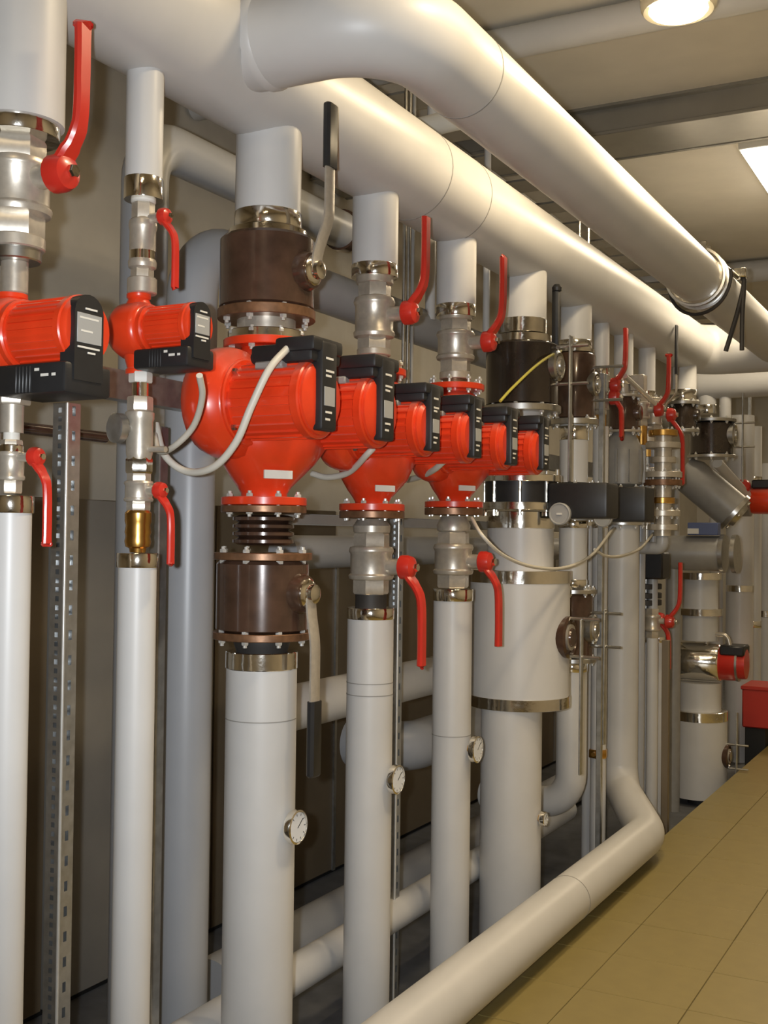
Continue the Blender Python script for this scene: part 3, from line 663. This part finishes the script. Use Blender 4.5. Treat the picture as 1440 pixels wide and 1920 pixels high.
# ------------------------------------------------------------------ perforated steel rails
def perf_face(g, M, w, L, hw, hh, pitch, z0=.03):
    """flat strip (local x 0..w, z 0..L) with rectangular slots"""
    def quad(x0, x1, a, b):
        if b-a < 1e-5: return
        g.bm.faces.new([g.bm.verts.new(M @ Vector(p)) for p in ((x0, 0, a), (x1, 0, a), (x1, 0, b), (x0, 0, b))])
    xa, xb = w/2-hw/2, w/2+hw/2; z = z0; last = 0
    while z+hh < L:
        quad(0, w, last, z); quad(0, xa, z, z+hh); quad(xb, w, z, z+hh); last = z+hh; z += pitch
    quad(0, w, last, L)
def rail(label, x, y, z0, z1, w=.05, hw=.012, hh=.026, pitch=.066):
    t = thing('perforated_rail', label, 'rail', (x, y, z0)); g = G(); L = z1-z0
    perf_face(g, Matrix.Translation((x-w/2, y-w/2, z0)), w, L, hw, hh*.5, pitch*.36)
    perf_face(g, Matrix.Translation((x+w/2, y-w/2, z0)) @ Matrix.Rotation(PI/2, 4, 'Z'), w, L, hw, hh, pitch)
    part(t, 'perforated_web', g, 'galvanised', flat=True)
    part(t, 'back_web', G().box((x-w/2, y+w/2-.003, z0), (x+w/2-.001, y+w/2, z1)), 'galvanised', flat=True)
    part(t, 'back_web', G().box((x-w/2, y-w/2+.001, z0), (x-w/2+.003, y+w/2-.003, z1)), 'galvanised', flat=True)
    part(t, 'highlight_bead', G().cyl(.0045, z0, z1, (x+w/2, y-w/2, 0), seg=10), 'zinc')  # rounded corner, added in brighter metal to give the edge a highlight
    part(t, 'foot_plate', G().box((x-.06, y-.06, z0), (x+.06, y+.06, z0+.008)), 'galvanised', flat=True)
    return t
xr = -2.2
yr = at_x(118, 1200, xr).y
rail('perforated galvanised post standing between the two circulator risers', xr, yr, PIT, zz(xr, yr, 757))
yr2 = at_x(740, 1300, -2.15).y
rail('perforated galvanised rail standing behind the riser of the middle twin pump', -2.15, yr2, PIT, zz(-2.15, yr2, 960), .042)
yr3 = at_x(293, 1200, xr).y
single('rail_post', G().box((xr-.02, yr3-.02, PIT), (xr+.02, yr3+.02, zz(xr, yr3, 800)), .004), 'galvanised', 'plain galvanised post just behind the thin riser', 'rail', (xr, yr3, PIT))
zc1 = at_x(330, 742, xr-.03).z
t = thing('cross_rail', 'galvanised cross rail running behind the pumps at motor height', 'rail', (xr-.03, yr, zc1))
part(t, 'channel', G().box((xr-.055, yr-.05, zc1-.042), (xr-.008, 7.0, zc1-.036), 0), 'galvanised', flat=True)
part(t, 'channel', G().box((xr-.055, yr-.05, zc1+.036), (xr-.008, 7.0, zc1+.042), 0), 'galvanised', flat=True)
part(t, 'channel_web', G().box((xr-.012, yr-.05, zc1-.036), (xr-.008, 7.0, zc1+.036), 0), 'galvanised', flat=True)
zc2 = at_x(600, 975, -2.2).z
single('cross_rail', G().box((-2.24, at_x(545, 975, -2.2).y, zc2-.02), (-2.19, 7.0, zc2+.02), .003), 'grey_paint', 'dark cross rail behind the pump flanges', 'rail', (-2.2, 4.5, zc2-.02))
single('copper_line', G().tube([(-2.45, 1.6, at_x(195, 820, -2.45).z), (-2.45, 2.75, at_x(195, 820, -2.45).z)], .017, 12), 'brown_paint', 'thin brown pipe level behind the perforated post', 'pipe', (-2.45, 2.2, at_x(195, 820, -2.45).z))
# thin conduits rising beside the red lever of the second riser
xk = -2.28
for i, (px, mm, lb) in enumerate(((757, 'steel', 'thin steel conduit rising beside the stub of the middle pump'), (765, 'steel', 'thin steel conduit rising behind the raised red lever'), (773, 'grey_paint', 'thin grey conduit rising behind the raised red lever'))):
    p = at_x(px, 560, xk)
    single('conduit', G().tube([(xk, p.y, zz(xk, p.y, 745)), (xk, p.y, ZC)], .008, 10), mm, lb, 'conduit', (xk, p.y, zz(xk, p.y, 745)))
for px, yt, yb_, r_, lb in ((807, 450, 600, .024, 'slim pale pipe behind the stub of the third twin pump'), (912, 505, 640, .018, 'slim pale pipe behind the raised red lever of the third pump')):
    p = at_x(px, 550, -2.35)
    single('thin_pipe', G().tube([(-2.35, p.y, zz(-2.35, p.y, yb_)), (-2.35, p.y, ZC)], r_, 14), 'jacket', lb, 'pipe', (-2.35, p.y, zz(-2.35, p.y, yb_)))
# ================================================================== overhead details
yk = at_x(1308, 500, UX).y
t = thing('pipe_clamp', 'polished clamp band with hanging black straps on the glossy overhead pipe', 'clamp', (UX, yk, UZ-.16))
part(t, 'band', G().lathe([(UR, -.07), (UR+.012, -.07), (UR+.016, -.05), (UR+.016, .05), (UR+.012, .07), (UR, .07)], (UX, yk, UZ), (0, 1, 0), 36), 'chrome')
for s_ in (-1, 1): part(t, 'rib', G().lathe([(UR+.014, -.008), (UR+.026, -.006), (UR+.026, .006), (UR+.014, .008)], (UX, yk+s_*.05, UZ), (0, 1, 0), 36), 'steel')
for dy in (-.05, .05): part(t, 'lug', G().box((UX+.02, yk+dy-.012, UZ+UR), (UX+.06, yk+dy+.012, UZ+UR+.05), .004), 'chrome')
loop = [(UX+(UR+.045)*math.cos(a), yk+.10-.12*(1+math.cos(a))*.5, UZ+(UR+.05)*math.sin(a)) for a in [PI*1.0+PI*1.05*i/18 for i in range(19)]]
part(t, 'strap', G().tube(loop, .009, 8), 'dark_rubber')
yk2 = yk+.36; bx_ = UX+UR+.03
for dx in (-.085, .0):
    part(t, 'strap', G().tube(spline([(bx_-.01, yk2+.02, UZ+UR*.5), (bx_+.005, yk2+.015, UZ+.04), (bx_+dx*.3, yk2, UZ-.12), (bx_+dx, yk2-.01, UZ-.33)], 4), .013, 8), 'dark_rubber')
part(t, 'buckle', G().box((bx_-.045, yk2-.02, UZ+UR*.5), (bx_+.02, yk2+.05, UZ+UR*.5+.05), .006), 'chrome')
part(t, 'arm', G().tube([(UX+UR*.6, yk+.05, UZ+UR*.8), (bx_-.03, yk2, UZ+UR*.55)], .014, 10), 'steel')
ph = at_x(1092, 428, ROW+.09)
t = thing('pipe_hanger', 'small steel hanger bracket straddling the top of the header', 'bracket', (ROW+.09, ph.y, HDR_Z+.12))
for dy in (-.07, .07): part(t, 'rod', G().cyl(.007, HDR_Z+.12, HDR_Z+.275, (ROW+.10, ph.y+dy, 0), seg=8), 'chrome')
part(t, 'bridge', G().box((ROW+.08, ph.y-.10, HDR_Z+.255), (ROW+.12, ph.y+.10, HDR_Z+.27), .003), 'chrome')
# cable ladder between the header and the wall
t = thing('cable_ladder', 'galvanised cable ladder along the ceiling behind the header', 'ladder', (-2.45, 5.0, 3.73))
for xx in (-2.62, -2.28): part(t, 'side_rail', G().box((xx-.008, .5, 3.72), (xx+.008, 12.0, 3.78), 0), 'galvanised', flat=True)
rm_ = G().box((-.165, -.11, -.006), (.165, .11, .006)).mesh('rung', (0, 0, 0), 'beam_paint', flat=True)
for i in range(22): share(t, 'rung', rm_, (-2.45, .9+.5*i, 3.735))
for i in range(9): part(t, 'drop_rod', G().cyl(.006, 3.73, ZC, (-2.45, 1.0+1.3*i, 0), seg=6), 'steel') if i % 2 == 0 else None
wp = at_x(820, 220, -2.1)
single('vent_pipe', G().tube([(-3.3, wp.y+.25, 3.42), (-1.75, wp.y-.02, 3.40)], .045, 18), 'label_white', 'short white pipe crossing between header and glossy overhead pipe', 'pipe', (-2.2, wp.y, 3.36))

# ================================================================== riser G (twin of the dark drum riser)
def px_y(px, py, x=ROW): return at_x(px, py, x).y
YG = 5.725; zG = lambda py: zz(ROW, YG, py)
riser('pale stub pipe above the brown valve beyond the yellow wire', ROW, YG, zG(648), HDR_Z-.10, .086, [(zG(657), zG(640), .088)])
v = flanged_valve('brown drum valve with round hub beyond the yellow wire', ROW, YG, zG(798), zG(664), .105, .125, zG(722), True, .3, .4, fl=(True, False), ft=.03, mf='steel', lever=False)
part(v, 'top_plate', G().lathe([(.07, zG(664)), (.10, zG(663)), (.10, zG(657)), (.07, zG(655))], (ROW, YG, 0)), 'chrome')
hub = bar_lever(v, ROW+.105, YG, zG(722), zG(705), zG(738), .062)
riser('pale pipe between the brown valve and the second black actuator', ROW, YG, zG(905), zG(798), .073, [(zG(826), zG(800), .076)])
t = thing('wafer_valve', 'black wafer valve with the second black actuator and pale dial', 'valve', (ROW, YG, zG(985)))
part(t, 'flange', G().cyl(.14, zG(920), zG(908), (ROW, YG, 0)), 'steel'); part(t, 'flange', G().cyl(.14, zG(972), zG(960), (ROW, YG, 0)), 'steel')
part(t, 'wafer', G().cyl(.125, zG(960), zG(920), (ROW, YG, 0)), 'black_plastic'); bolts(t, ROW, YG, zG(972), zG(908), .125, 8)
actuator(t, ROW+.13, YG, zG(978), zG(915), .27)
riser('pale pipe between the second black actuator and a brown valve', ROW, YG, zG(1095), zG(972), .072, [(zG(1100), zG(1086), .075), (zG(990), zG(976), .076)])
v = flanged_valve('lower brown valve with long bar lever beside the wide drum', ROW, YG, zG(1240), zG(1104), .105, .12, zG(1178), False, .3, .4, ft=.022, mf='steel', lever=False)
bar_lever(v, ROW+.105, YG, zG(1178), zG(1140), zG(1390), .075)
t = pipe_thing('pale riser pipe bending away at the foot below the brown bar-lever valve', [(ROW, YG, zG(1240)), (ROW, YG, zG(1510)), (ROW-.5, YG+.05, zG(1510))], .078, 'jacket', rad=.16)
collar(t, ROW, YG, zG(1258), zG(1242), .08)
# riser H: thin, with brass coupling
YH = px_y(1128, 620); zH = lambda py: zz(ROW, YH, py)
riser('thin pale stub pipe between the brown valve and the red levers', ROW, YH, zH(700), HDR_Z-.1, .043, [(zH(706), zH(690), .045)])
thread_valve('far ball valve with one red lever raised', ROW, YH, zH(742), zH(706), .045, True, .31, hubz=zH(724), ext=.055)
thread_valve('far ball valve with red lever hanging above a yellow brass nut', ROW, YH, zH(778), zH(742), .045, False, .22, hubz=zH(746), ext=.05, rings=[(zH(800), zH(776), .03, 'brass')])
riser('thin pale riser pipe with a brass coupling low down', ROW, YH, PIT, zH(800), .043, [(zH(990), zH(975), .045)])
t = thing('brass_coupling', 'small brass coupling low on a thin far riser', 'coupling', (ROW, YH, zH(1420)))
part(t, 'nut', G().hexn(.055, zH(1420), zH(1404), (ROW, YH, 0)), 'brass'); part(t, 'spigot', G().cyl(.012, 0, .09, (ROW, YH, zH(1410)), (0, -1, 0), 10), 'brass')
riser('slim pale pipe standing between two far risers', ROW-.13, px_y(1103, 1200, ROW-.13), PIT, zH(985), .03)
# riser J: on top of the floor pipe riser
YJ = riser_end.y; zJ = lambda py: zz(ROW, YJ, py)
riser('slim pale stub pipe behind a raised red lever, far along the header', ROW, YJ, zJ(714), HDR_Z-.1, .056, [(zJ(722), zJ(706), .058)])
v = flanged_valve('far brown valve with slanting tie rod above a grey strainer body', ROW, YJ, zJ(812), zJ(742), .088, .105, zJ(775), True, .2, .3, ft=.014, mf='nickel', lever=False)
part(v, 'neck', G().cyl(.045, zJ(742), zJ(720), (ROW, YJ, 0)), 'nickel')
part(v, 'tie_rod', G().tube([at_x(1172, 705, ROW+.12), at_x(1228, 757, ROW+.16)], .014, 8), 'zinc')
part(v, 'rod_bracket', G().box((ROW+.05, YJ-.03, zJ(735)), (ROW+.13, YJ+.03, zJ(705)), .004), 'nickel')
t = thing('strainer_body', 'dark grey cast strainer body with ribs above the elbow riser', 'strainer', (ROW, YJ, zJ(915)))
part(t, 'body', G().lathe([(.06, zJ(915)), (.11, zJ(908)), (.12, zJ(880)), (.115, zJ(845)), (.085, zJ(822)), (.06, zJ(812))], (ROW, YJ, 0)), 'grey_paint')
for i in range(10):
    a = i*PI/5; part(t, 'rib', G().box((-.005, .10, zJ(905)), (.005, .128, zJ(845)), M=Matrix.Translation((ROW, YJ, 0)) @ Matrix.Rotation(a, 4, 'Z')), 'grey_paint')
t = flanged_valve('black flanged body on top of the elbow riser', ROW, YJ, zJ(985), zJ(915), .12, .135, zJ(950), True, .2, .3, m='dark_brown_paint', mf='steel', lever=False)
# riser K
YK = px_y(1213, 680); zK = lambda py: zz(ROW, YK, py)
riser('slim pale stub pipe beside a black grip lever, far along the header', ROW, YK, zK(742), HDR_Z-.1, .052, [(zK(748), zK(734), .054)])
v = flanged_valve('far small brown valve with black grip lever raised', ROW, YK, zK(806), zK(748), .085, .10, zK(770), True, .22, .52, ft=.016, mf='nickel', s=.8)
t = thing('flange_stack', 'stack of nickel flanges below the far small brown valve', 'fitting', (ROW, YK, zK(1010)))
for i, py in enumerate((822, 850, 884, 915, 950, 985)):
    part(t, 'flange', G().cyl((.11, .09, .12, .10, .12, .09)[i], zK(py+8), zK(py-6), (ROW, YK, 0), ch=.002), ('nickel', 'brass', 'nickel', 'steel', 'rust_flange', 'nickel')[i])
part(t, 'core', G().cyl(.06, zK(1010), zK(806), (ROW, YK, 0)), 'nickel')
bolts(t, ROW, YK, zK(925), zK(876), .1, 8)
xs2 = ROW+.21; ys2 = at_x(1243, 880, xs2).y; zs2 = lambda py: zz(xs2, ys2, py)
t = thing('flange_stack', 'taller stack of nickel and brass flanges beside the slanted strainer', 'fitting', (xs2, ys2, zs2(1005)))
for py, rr, mm in ((812, .085, 'brass'), (835, .10, 'nickel'), (862, .075, 'nickel'), (890, .11, 'nickel'), (905, .11, 'rust_flange'), (938, .07, 'brass'), (962, .10, 'nickel'), (988, .085, 'nickel')):
    part(t, 'flange', G().cyl(rr, zs2(py+6), zs2(py-5), (xs2, ys2, 0), seg=20, ch=.002), mm)
part(t, 'core', G().cyl(.05, zs2(1005), zs2(806), (xs2, ys2, 0)), 'nickel')
bolts(t, xs2, ys2, zs2(911), zs2(885), .092, 8); bolts(t, xs2, ys2, zs2(968), zs2(957), .083, 6)
pipe_thing('slim grey pipe bending back below the taller flange stack', [(xs2, ys2, zs2(1005)), (xs2, ys2, zs2(1028)), (ROW-.35, ys2+.12, zs2(1028))], .036, 'jacket_grey', rad=.05, seg=18)
t = thing('motor_drive', 'black drive box with dark clamp discs far below the flange stack', 'drive', (ROW, YK, zK(1135)))
part(t, 'body', G().box((ROW-.10, YK-.09, zK(1085)), (ROW+.13, YK+.09, zK(1035)), .01), 'black_plastic')
for py in (1098, 1115, 1128): part(t, 'disc', G().cyl(.10, zK(py+6), zK(py-4), (ROW, YK, 0), ch=.002), 'dark_rubber')
part(t, 'spindle', G().cyl(.04, zK(1140), zK(1010), (ROW, YK, 0)), 'steel')
thread_valve('far low ball valve with red lever hanging over three thin pipes', ROW, YK, zK(1195), zK(1140), .06, False, .30, hubz=zK(1160), ext=.07)
for i, (px, r_) in enumerate(((1197, .026), (1213, .026), (1234, .038))):
    yq_ = px_y(px, 1350)
    t = riser(('first', 'second', 'third and thickest')[i]+' of three thin pipes standing past the elbow riser', ROW, yq_, PIT, zz(ROW, yq_, 1200), r_, [(zz(ROW, yq_, 1204), zz(ROW, yq_, 1194), r_+.002)])
    if i < 2:
        zq = zz(ROW, yq_, 1294)
        part(t, 'drain_cock', G().cyl(.010, 0, .05, (ROW, yq_, zq), (.6, -1, 0), 8), 'brass'); part(t, 'wing', G().box((ROW+.02, yq_-.065, zq-.02), (ROW+.04, yq_-.05, zq+.02), .002), 'grey_paint')
zpo = at_x(1249, 1200, -1.715)
single('steel_post', G().box((-1.735, zpo.y-.02, PIT), (-1.695, zpo.y+.02, zz(-1.715, zpo.y, 1200)), .003), 'casing_brown', 'thin brown steel post at the floor edge past the elbow', 'post', (-1.715, zpo.y, PIT))
# ------------------------------------------------------------------ riser L and the machines beyond
YL = px_y(1281, 700); zL = lambda py: zz(ROW, YL, py)
riser('wide pale stub pipe near the far end of the header', ROW, YL, zL(742), HDR_Z-.1, .09, [(zL(752), zL(732), .092)])
yv = at_x(1240, 770, ROW+.16).y
thread_valve('far ball valve with red lever raised near the end of the header', ROW+.04, yv, zz(ROW, yv, 800), zz(ROW, yv, 742), .05, True, .32, hubz=zz(ROW, yv, 770), ext=.08, rings=[(zz(ROW, yv, 835), zz(ROW, yv, 798), .035, 'brass')])
riser('slim grey pipe below the far raised red lever', ROW+.04, yv, PIT, zz(ROW, yv, 835), .03, m='jacket_grey')
yv = at_x(1263, 782, ROW+.18).y
thread_valve('far ball valve with long red lever hanging before the black valves', ROW+.06, yv, zz(ROW, yv, 812), zz(ROW, yv, 752), .05, False, .42, hubz=zz(ROW, yv, 780), ext=.08)
riser('slim grey pipe below the far hanging red lever', ROW+.06, yv, PIT, zz(ROW, yv, 812), .03, m='jacket_grey')
v = flanged_valve('black drum valve near the far end of the header', ROW, YL, zL(812), zL(754), .095, .115, zL(780), True, .2, .3, m='dark_brown_paint', mf='steel', lever=False)
v = flanged_valve('big black valve with round hub and bar lever, farthest along the row', ROW+.12, YL+.35, zz(ROW, YL+.35, 860), zz(ROW, YL+.35, 788), .15, .17, zz(ROW, YL+.35, 822), True, .2, .3, m='dark_brown_paint', mf='steel', lever=False)
bar_lever(v, ROW+.27, YL+.35, zz(ROW, YL+.35, 818), zz(ROW, YL+.35, 740), zz(ROW, YL+.35, 905), .085)
ycp = 9.25; zcp = zz(-1.7, ycp, 716)
single('cross_pipe', G().tube([(-2.12, ycp, zcp), (XR-.02, ycp, zcp)], .118, 28), 'jacket', 'pale pipe crossing the aisle below the far end of the header', 'pipe', (-1.0, ycp, zcp-.118))
for px, py, r_, pb, lb in ((1326, 720, .07, 772, 'cream stub pipe in the light at the end of the header'), (1360, 755, .045, 815, 'slim cream stub pipe beyond the end of the header')):
    xq = at_y(px, py, ycp).x; riser(lb, xq, ycp, zz(xq, ycp, pb), zcp+.02, r_, [(zz(xq, ycp, pb+4), zz(xq, ycp, pb-12), r_+.003)])
# slanted insulated strainer
ps = at_x(1296, 893, ROW-.02); pe = at_x(1374, 958, ROW+.26)
t = thing('slanted_strainer', 'thick grey insulated strainer leg slanting down to the aisle', 'strainer', (ps.x, ps.y, pe.z-.1))
dv = (pe-ps); Ls = dv.length
part(t, 'jacket', G().lathe([(.10, -.08), (.135, 0), (.135, Ls)], ps, dv, 32), 'grey_paint')
part(t, 'end_flange', G().lathe([(.15, Ls), (.15, Ls+.03), (.10, Ls+.035), (.08, Ls+.07), (0, Ls+.07)], ps, dv, 28), 'steel')
for i in range(6):
    a = i*PI/3; q = Vector((.125*math.cos(a), .125*math.sin(a), Ls+.035)); part(t, 'bolt', G().hexn(.014, 0, .02, ps+rot_to(dv).to_3x3() @ q, dv), 'chrome')
pa, pb_ = at_x(1345, 868, ROW+.05), at_x(1408, 930, ROW+.25)
single('branch_pipe', G().tube([pa, at_x(1408, 938, ROW+.18)], .04, 16), 'jacket', 'slim cream pipe slanting parallel above the thick strainer leg', 'pipe', (pb_.x, pb_.y, pb_.z-.05))
pm = at_x(1408, 938, ROW+.18)
t = thing('far_pump', 'red pump motor with black cap beyond the slanted strainer', 'pump', pm)
part(t, 'motor', G().lathe([(.10, 0), (.11, .02), (.11, .25), (.09, .28), (0, .285)], pm, MX, 28), 'red_paint')
part(t, 'terminal_box', G().box((pm.x+.02, pm.y-.09, pm.z+.09), (pm.x+.24, pm.y+.09, pm.z+.16), .01), 'black_plastic')
part(t, 'housing', G().lathe([(.06, -.10), (.13, -.07), (.13, 0), (.10, .01)], pm, MX, 28), 'grey_paint')
pc = at_x(1394, 912, ROW+.15)
single('vent_bonnet', G().lathe([(.0, -.04), (.045, -.04), (.055, -.02), (.055, .02), (.04, .045), (0, .05)], pc, (0.3, -1, .2), 20), 'red_lever', 'round red bonnet above the slanted cream pipe', 'bonnet', pc-Vector((0, 0, .05)))
# level tank with labels
pt0, pt1 = at_y(1232, 1036, 8.15), at_y(1388, 1036, 8.15)
t = thing('level_tank', 'grey level cylinder with white and blue label block on top', 'tank', (pt0.x, 8.15, pt0.z-.12))
part(t, 'shell', G().lathe([(.09, 0), (.122, .02), (.122, pt1.x-pt0.x-.12), (.115, pt1.x-pt0.x-.11)], (pt0.x, 8.15, pt0.z), MX, 36), 'grey_paint')
for d in (.13, .05): part(t, 'ring', G().cyl(.132, pt1.x-pt0.x-d, pt1.x-pt0.x-d+.03, (pt0.x, 8.15, pt0.z), MX, 36), 'steel')
q0, q1, q2 = at_y(1289, 1003, 8.04), at_y(1310, 1003, 8.04), at_y(1346, 980, 8.04)
lb_ = part(t, 'label_block', G().box((q0.x, 8.04, q0.z), (q2.x, 8.13, q2.z), .004), 'label_blue')
part(lb_, 'white_field', G().box((q0.x, 8.036, q0.z+.008), (q1.x, 8.042, q0.z+.045)), 'label_white')
part(t, 'support', G().cyl(.05, PIT, pt0.z-.10, (pt0.x+.12, 8.15, 0)), 'grey_paint')
# column P: bands, chrome sleeve with red cap, drum
YP = px_y(1306, 1400); zP = lambda py: zz(ROW, YP, py); XP = ROW+.02
t = riser('grey banded riser above the chrome sleeve', XP, YP, zP(1200), zP(1078), .125, [(zP(1086), zP(1073), .15), (zP(1153), zP(1140), .155)])
t = thing('chrome_sleeve', 'shiny chrome level sleeve with a red and black motor at its end', 'drive', (XP, YP, zP(1275)))
zs = (zP(1205)+zP(1275))/2; rs = (zP(1205)-zP(1275))/2
part(t, 'sleeve', G().lathe([(rs*.9, -.17), (rs, -.16), (rs, .14), (rs*.95, .15)], (XP, YP, zs), MX, 36), 'chrome')
part(t, 'end_bolt', G().hexn(.025, .15, .175, (XP, YP-.06, zs), MX), 'chrome')
part(t, 'motor', G().lathe([(rs*.88, .15), (rs*.9, .16), (rs*.9, .27), (rs*.8, .275), (rs*.8, .30), (rs*.78, .33), (0, .335)], (XP, YP, zs), MX, 32), 'red_lever')
part(t, 'motor_ring', G().cyl(rs*.93, .265, .28, (XP, YP, zs), MX, 32), 'steel')
part(t, 'cap', G().box((XP+.16, YP-.11, zs+rs*.45), (XP+.33, YP+.11, zs+rs*1.0), .012), 'black_plastic')
part(t, 'vent', G().tube(rounded([(XP+.05, YP-.03, zs+rs), (XP+.08, YP-.03, zs+rs+.07), (XP+.2, YP-.03, zs+rs+.07), (XP+.22, YP-.03, zs+rs-.02)], .04, 5), .016, 10), 'nickel')
riser('short grey pipe between the chrome sleeve and the low drum', XP, YP, zP(1336), zP(1278), .15)
t = thing('insulated_drum', 'low grey insulated drum ending above the sunken floor', 'drum', (XP, YP, zP(1490)))
part(t, 'jacket', G().cyl(.195, zP(1490), zP(1340), (XP, YP, 0), seg=44), 'jacket'); collar(t, XP, YP, zP(1348), zP(1330), .197)
bar_lever(t, XP+.195, YP, zP(1412), zP(1330), zP(1480), .085, 'brown_paint')
part(t, 'pedestal', G().cyl(.08, PIT, zP(1490), (XP, YP, 0)), 'dark_rubber')
# red levers beside column P
yv = at_x(1254, 1163, ROW+.16).y
thread_valve('far low ball valve with red lever raised beside the grey level cylinder', ROW+.06, yv, zz(ROW, yv, 1195), zz(ROW, yv, 1140), .05, True, .36, hubz=zz(ROW, yv, 1163), ext=.08)
riser('slim pale pipe below the far low raised red lever', ROW+.06, yv, PIT, zz(ROW, yv, 1195), .035)
# columns beyond
for i, (px, py, r_, pt, lb, bands) in enumerate((
        (1386, 1250, .115, 780, 'tall cream pipe standing behind the chrome sleeve', (1103,)),
        (1412, 1150, .07, 800, 'slim cream pipe standing beyond the tall cream pipe', (1170, 900)),
        (1436, 1100, .12, 870, 'wide cream pipe standing farthest along the aisle', (1150,)),
        (1343, 1000, .06, 860, 'slim grey pipe standing behind the level cylinder', ()),
        (1262, 900, .05, 830, 'slim cream pipe standing behind the black valves', ()))):
    xq = ROW-.05 if i < 3 else ROW-.25
    yq_ = px_y(px, py, xq); riser(lb, xq, yq_, PIT, zz(xq, yq_, pt), r_, [(zz(xq, yq_, b+6), zz(xq, yq_, b-6), r_+.004) for b in bands])
yb_ = px_y(1432, 1380, -1.70)
t = thing('red_box', 'red box on a black stand at the floor edge far along the aisle', 'box', (-1.72, yb_, 0))
zt_, zm_ = zz(-1.72, yb_, 1287), zz(-1.72, yb_, 1362)
part(t, 'box', G().box((-1.85, yb_-.12, zm_), (-1.5, yb_+.3, zt_), .01), 'red_bin'); part(t, 'lid', G().box((-1.86, yb_-.13, zt_-.02), (-1.49, yb_+.31, zt_+.01), .005), 'red_bin')
part(t, 'stand', G().box((-1.83, yb_-.10, PIT), (-1.66-.01, yb_+.28, zm_), .004), 'plinth')
# steel uprights in the distance
for i, (px, py, xq, pt, lb) in enumerate(((1128, 850, -1.85, 700, 'chromed upright between the far brown valves'), (1140, 870, -2.15, 760, 'steel upright behind the slim pale stub'), (1405, 850, -2.0, 740, 'steel upright beyond the black bar-lever valve'))):
    yq_ = px_y(px, py, xq); single('upright', G().box((xq-.014, yq_-.014, PIT), (xq+.014, yq_+.014, zz(xq, yq_, pt)), .003), 'galvanised', lb, 'post', (xq, yq_, PIT))
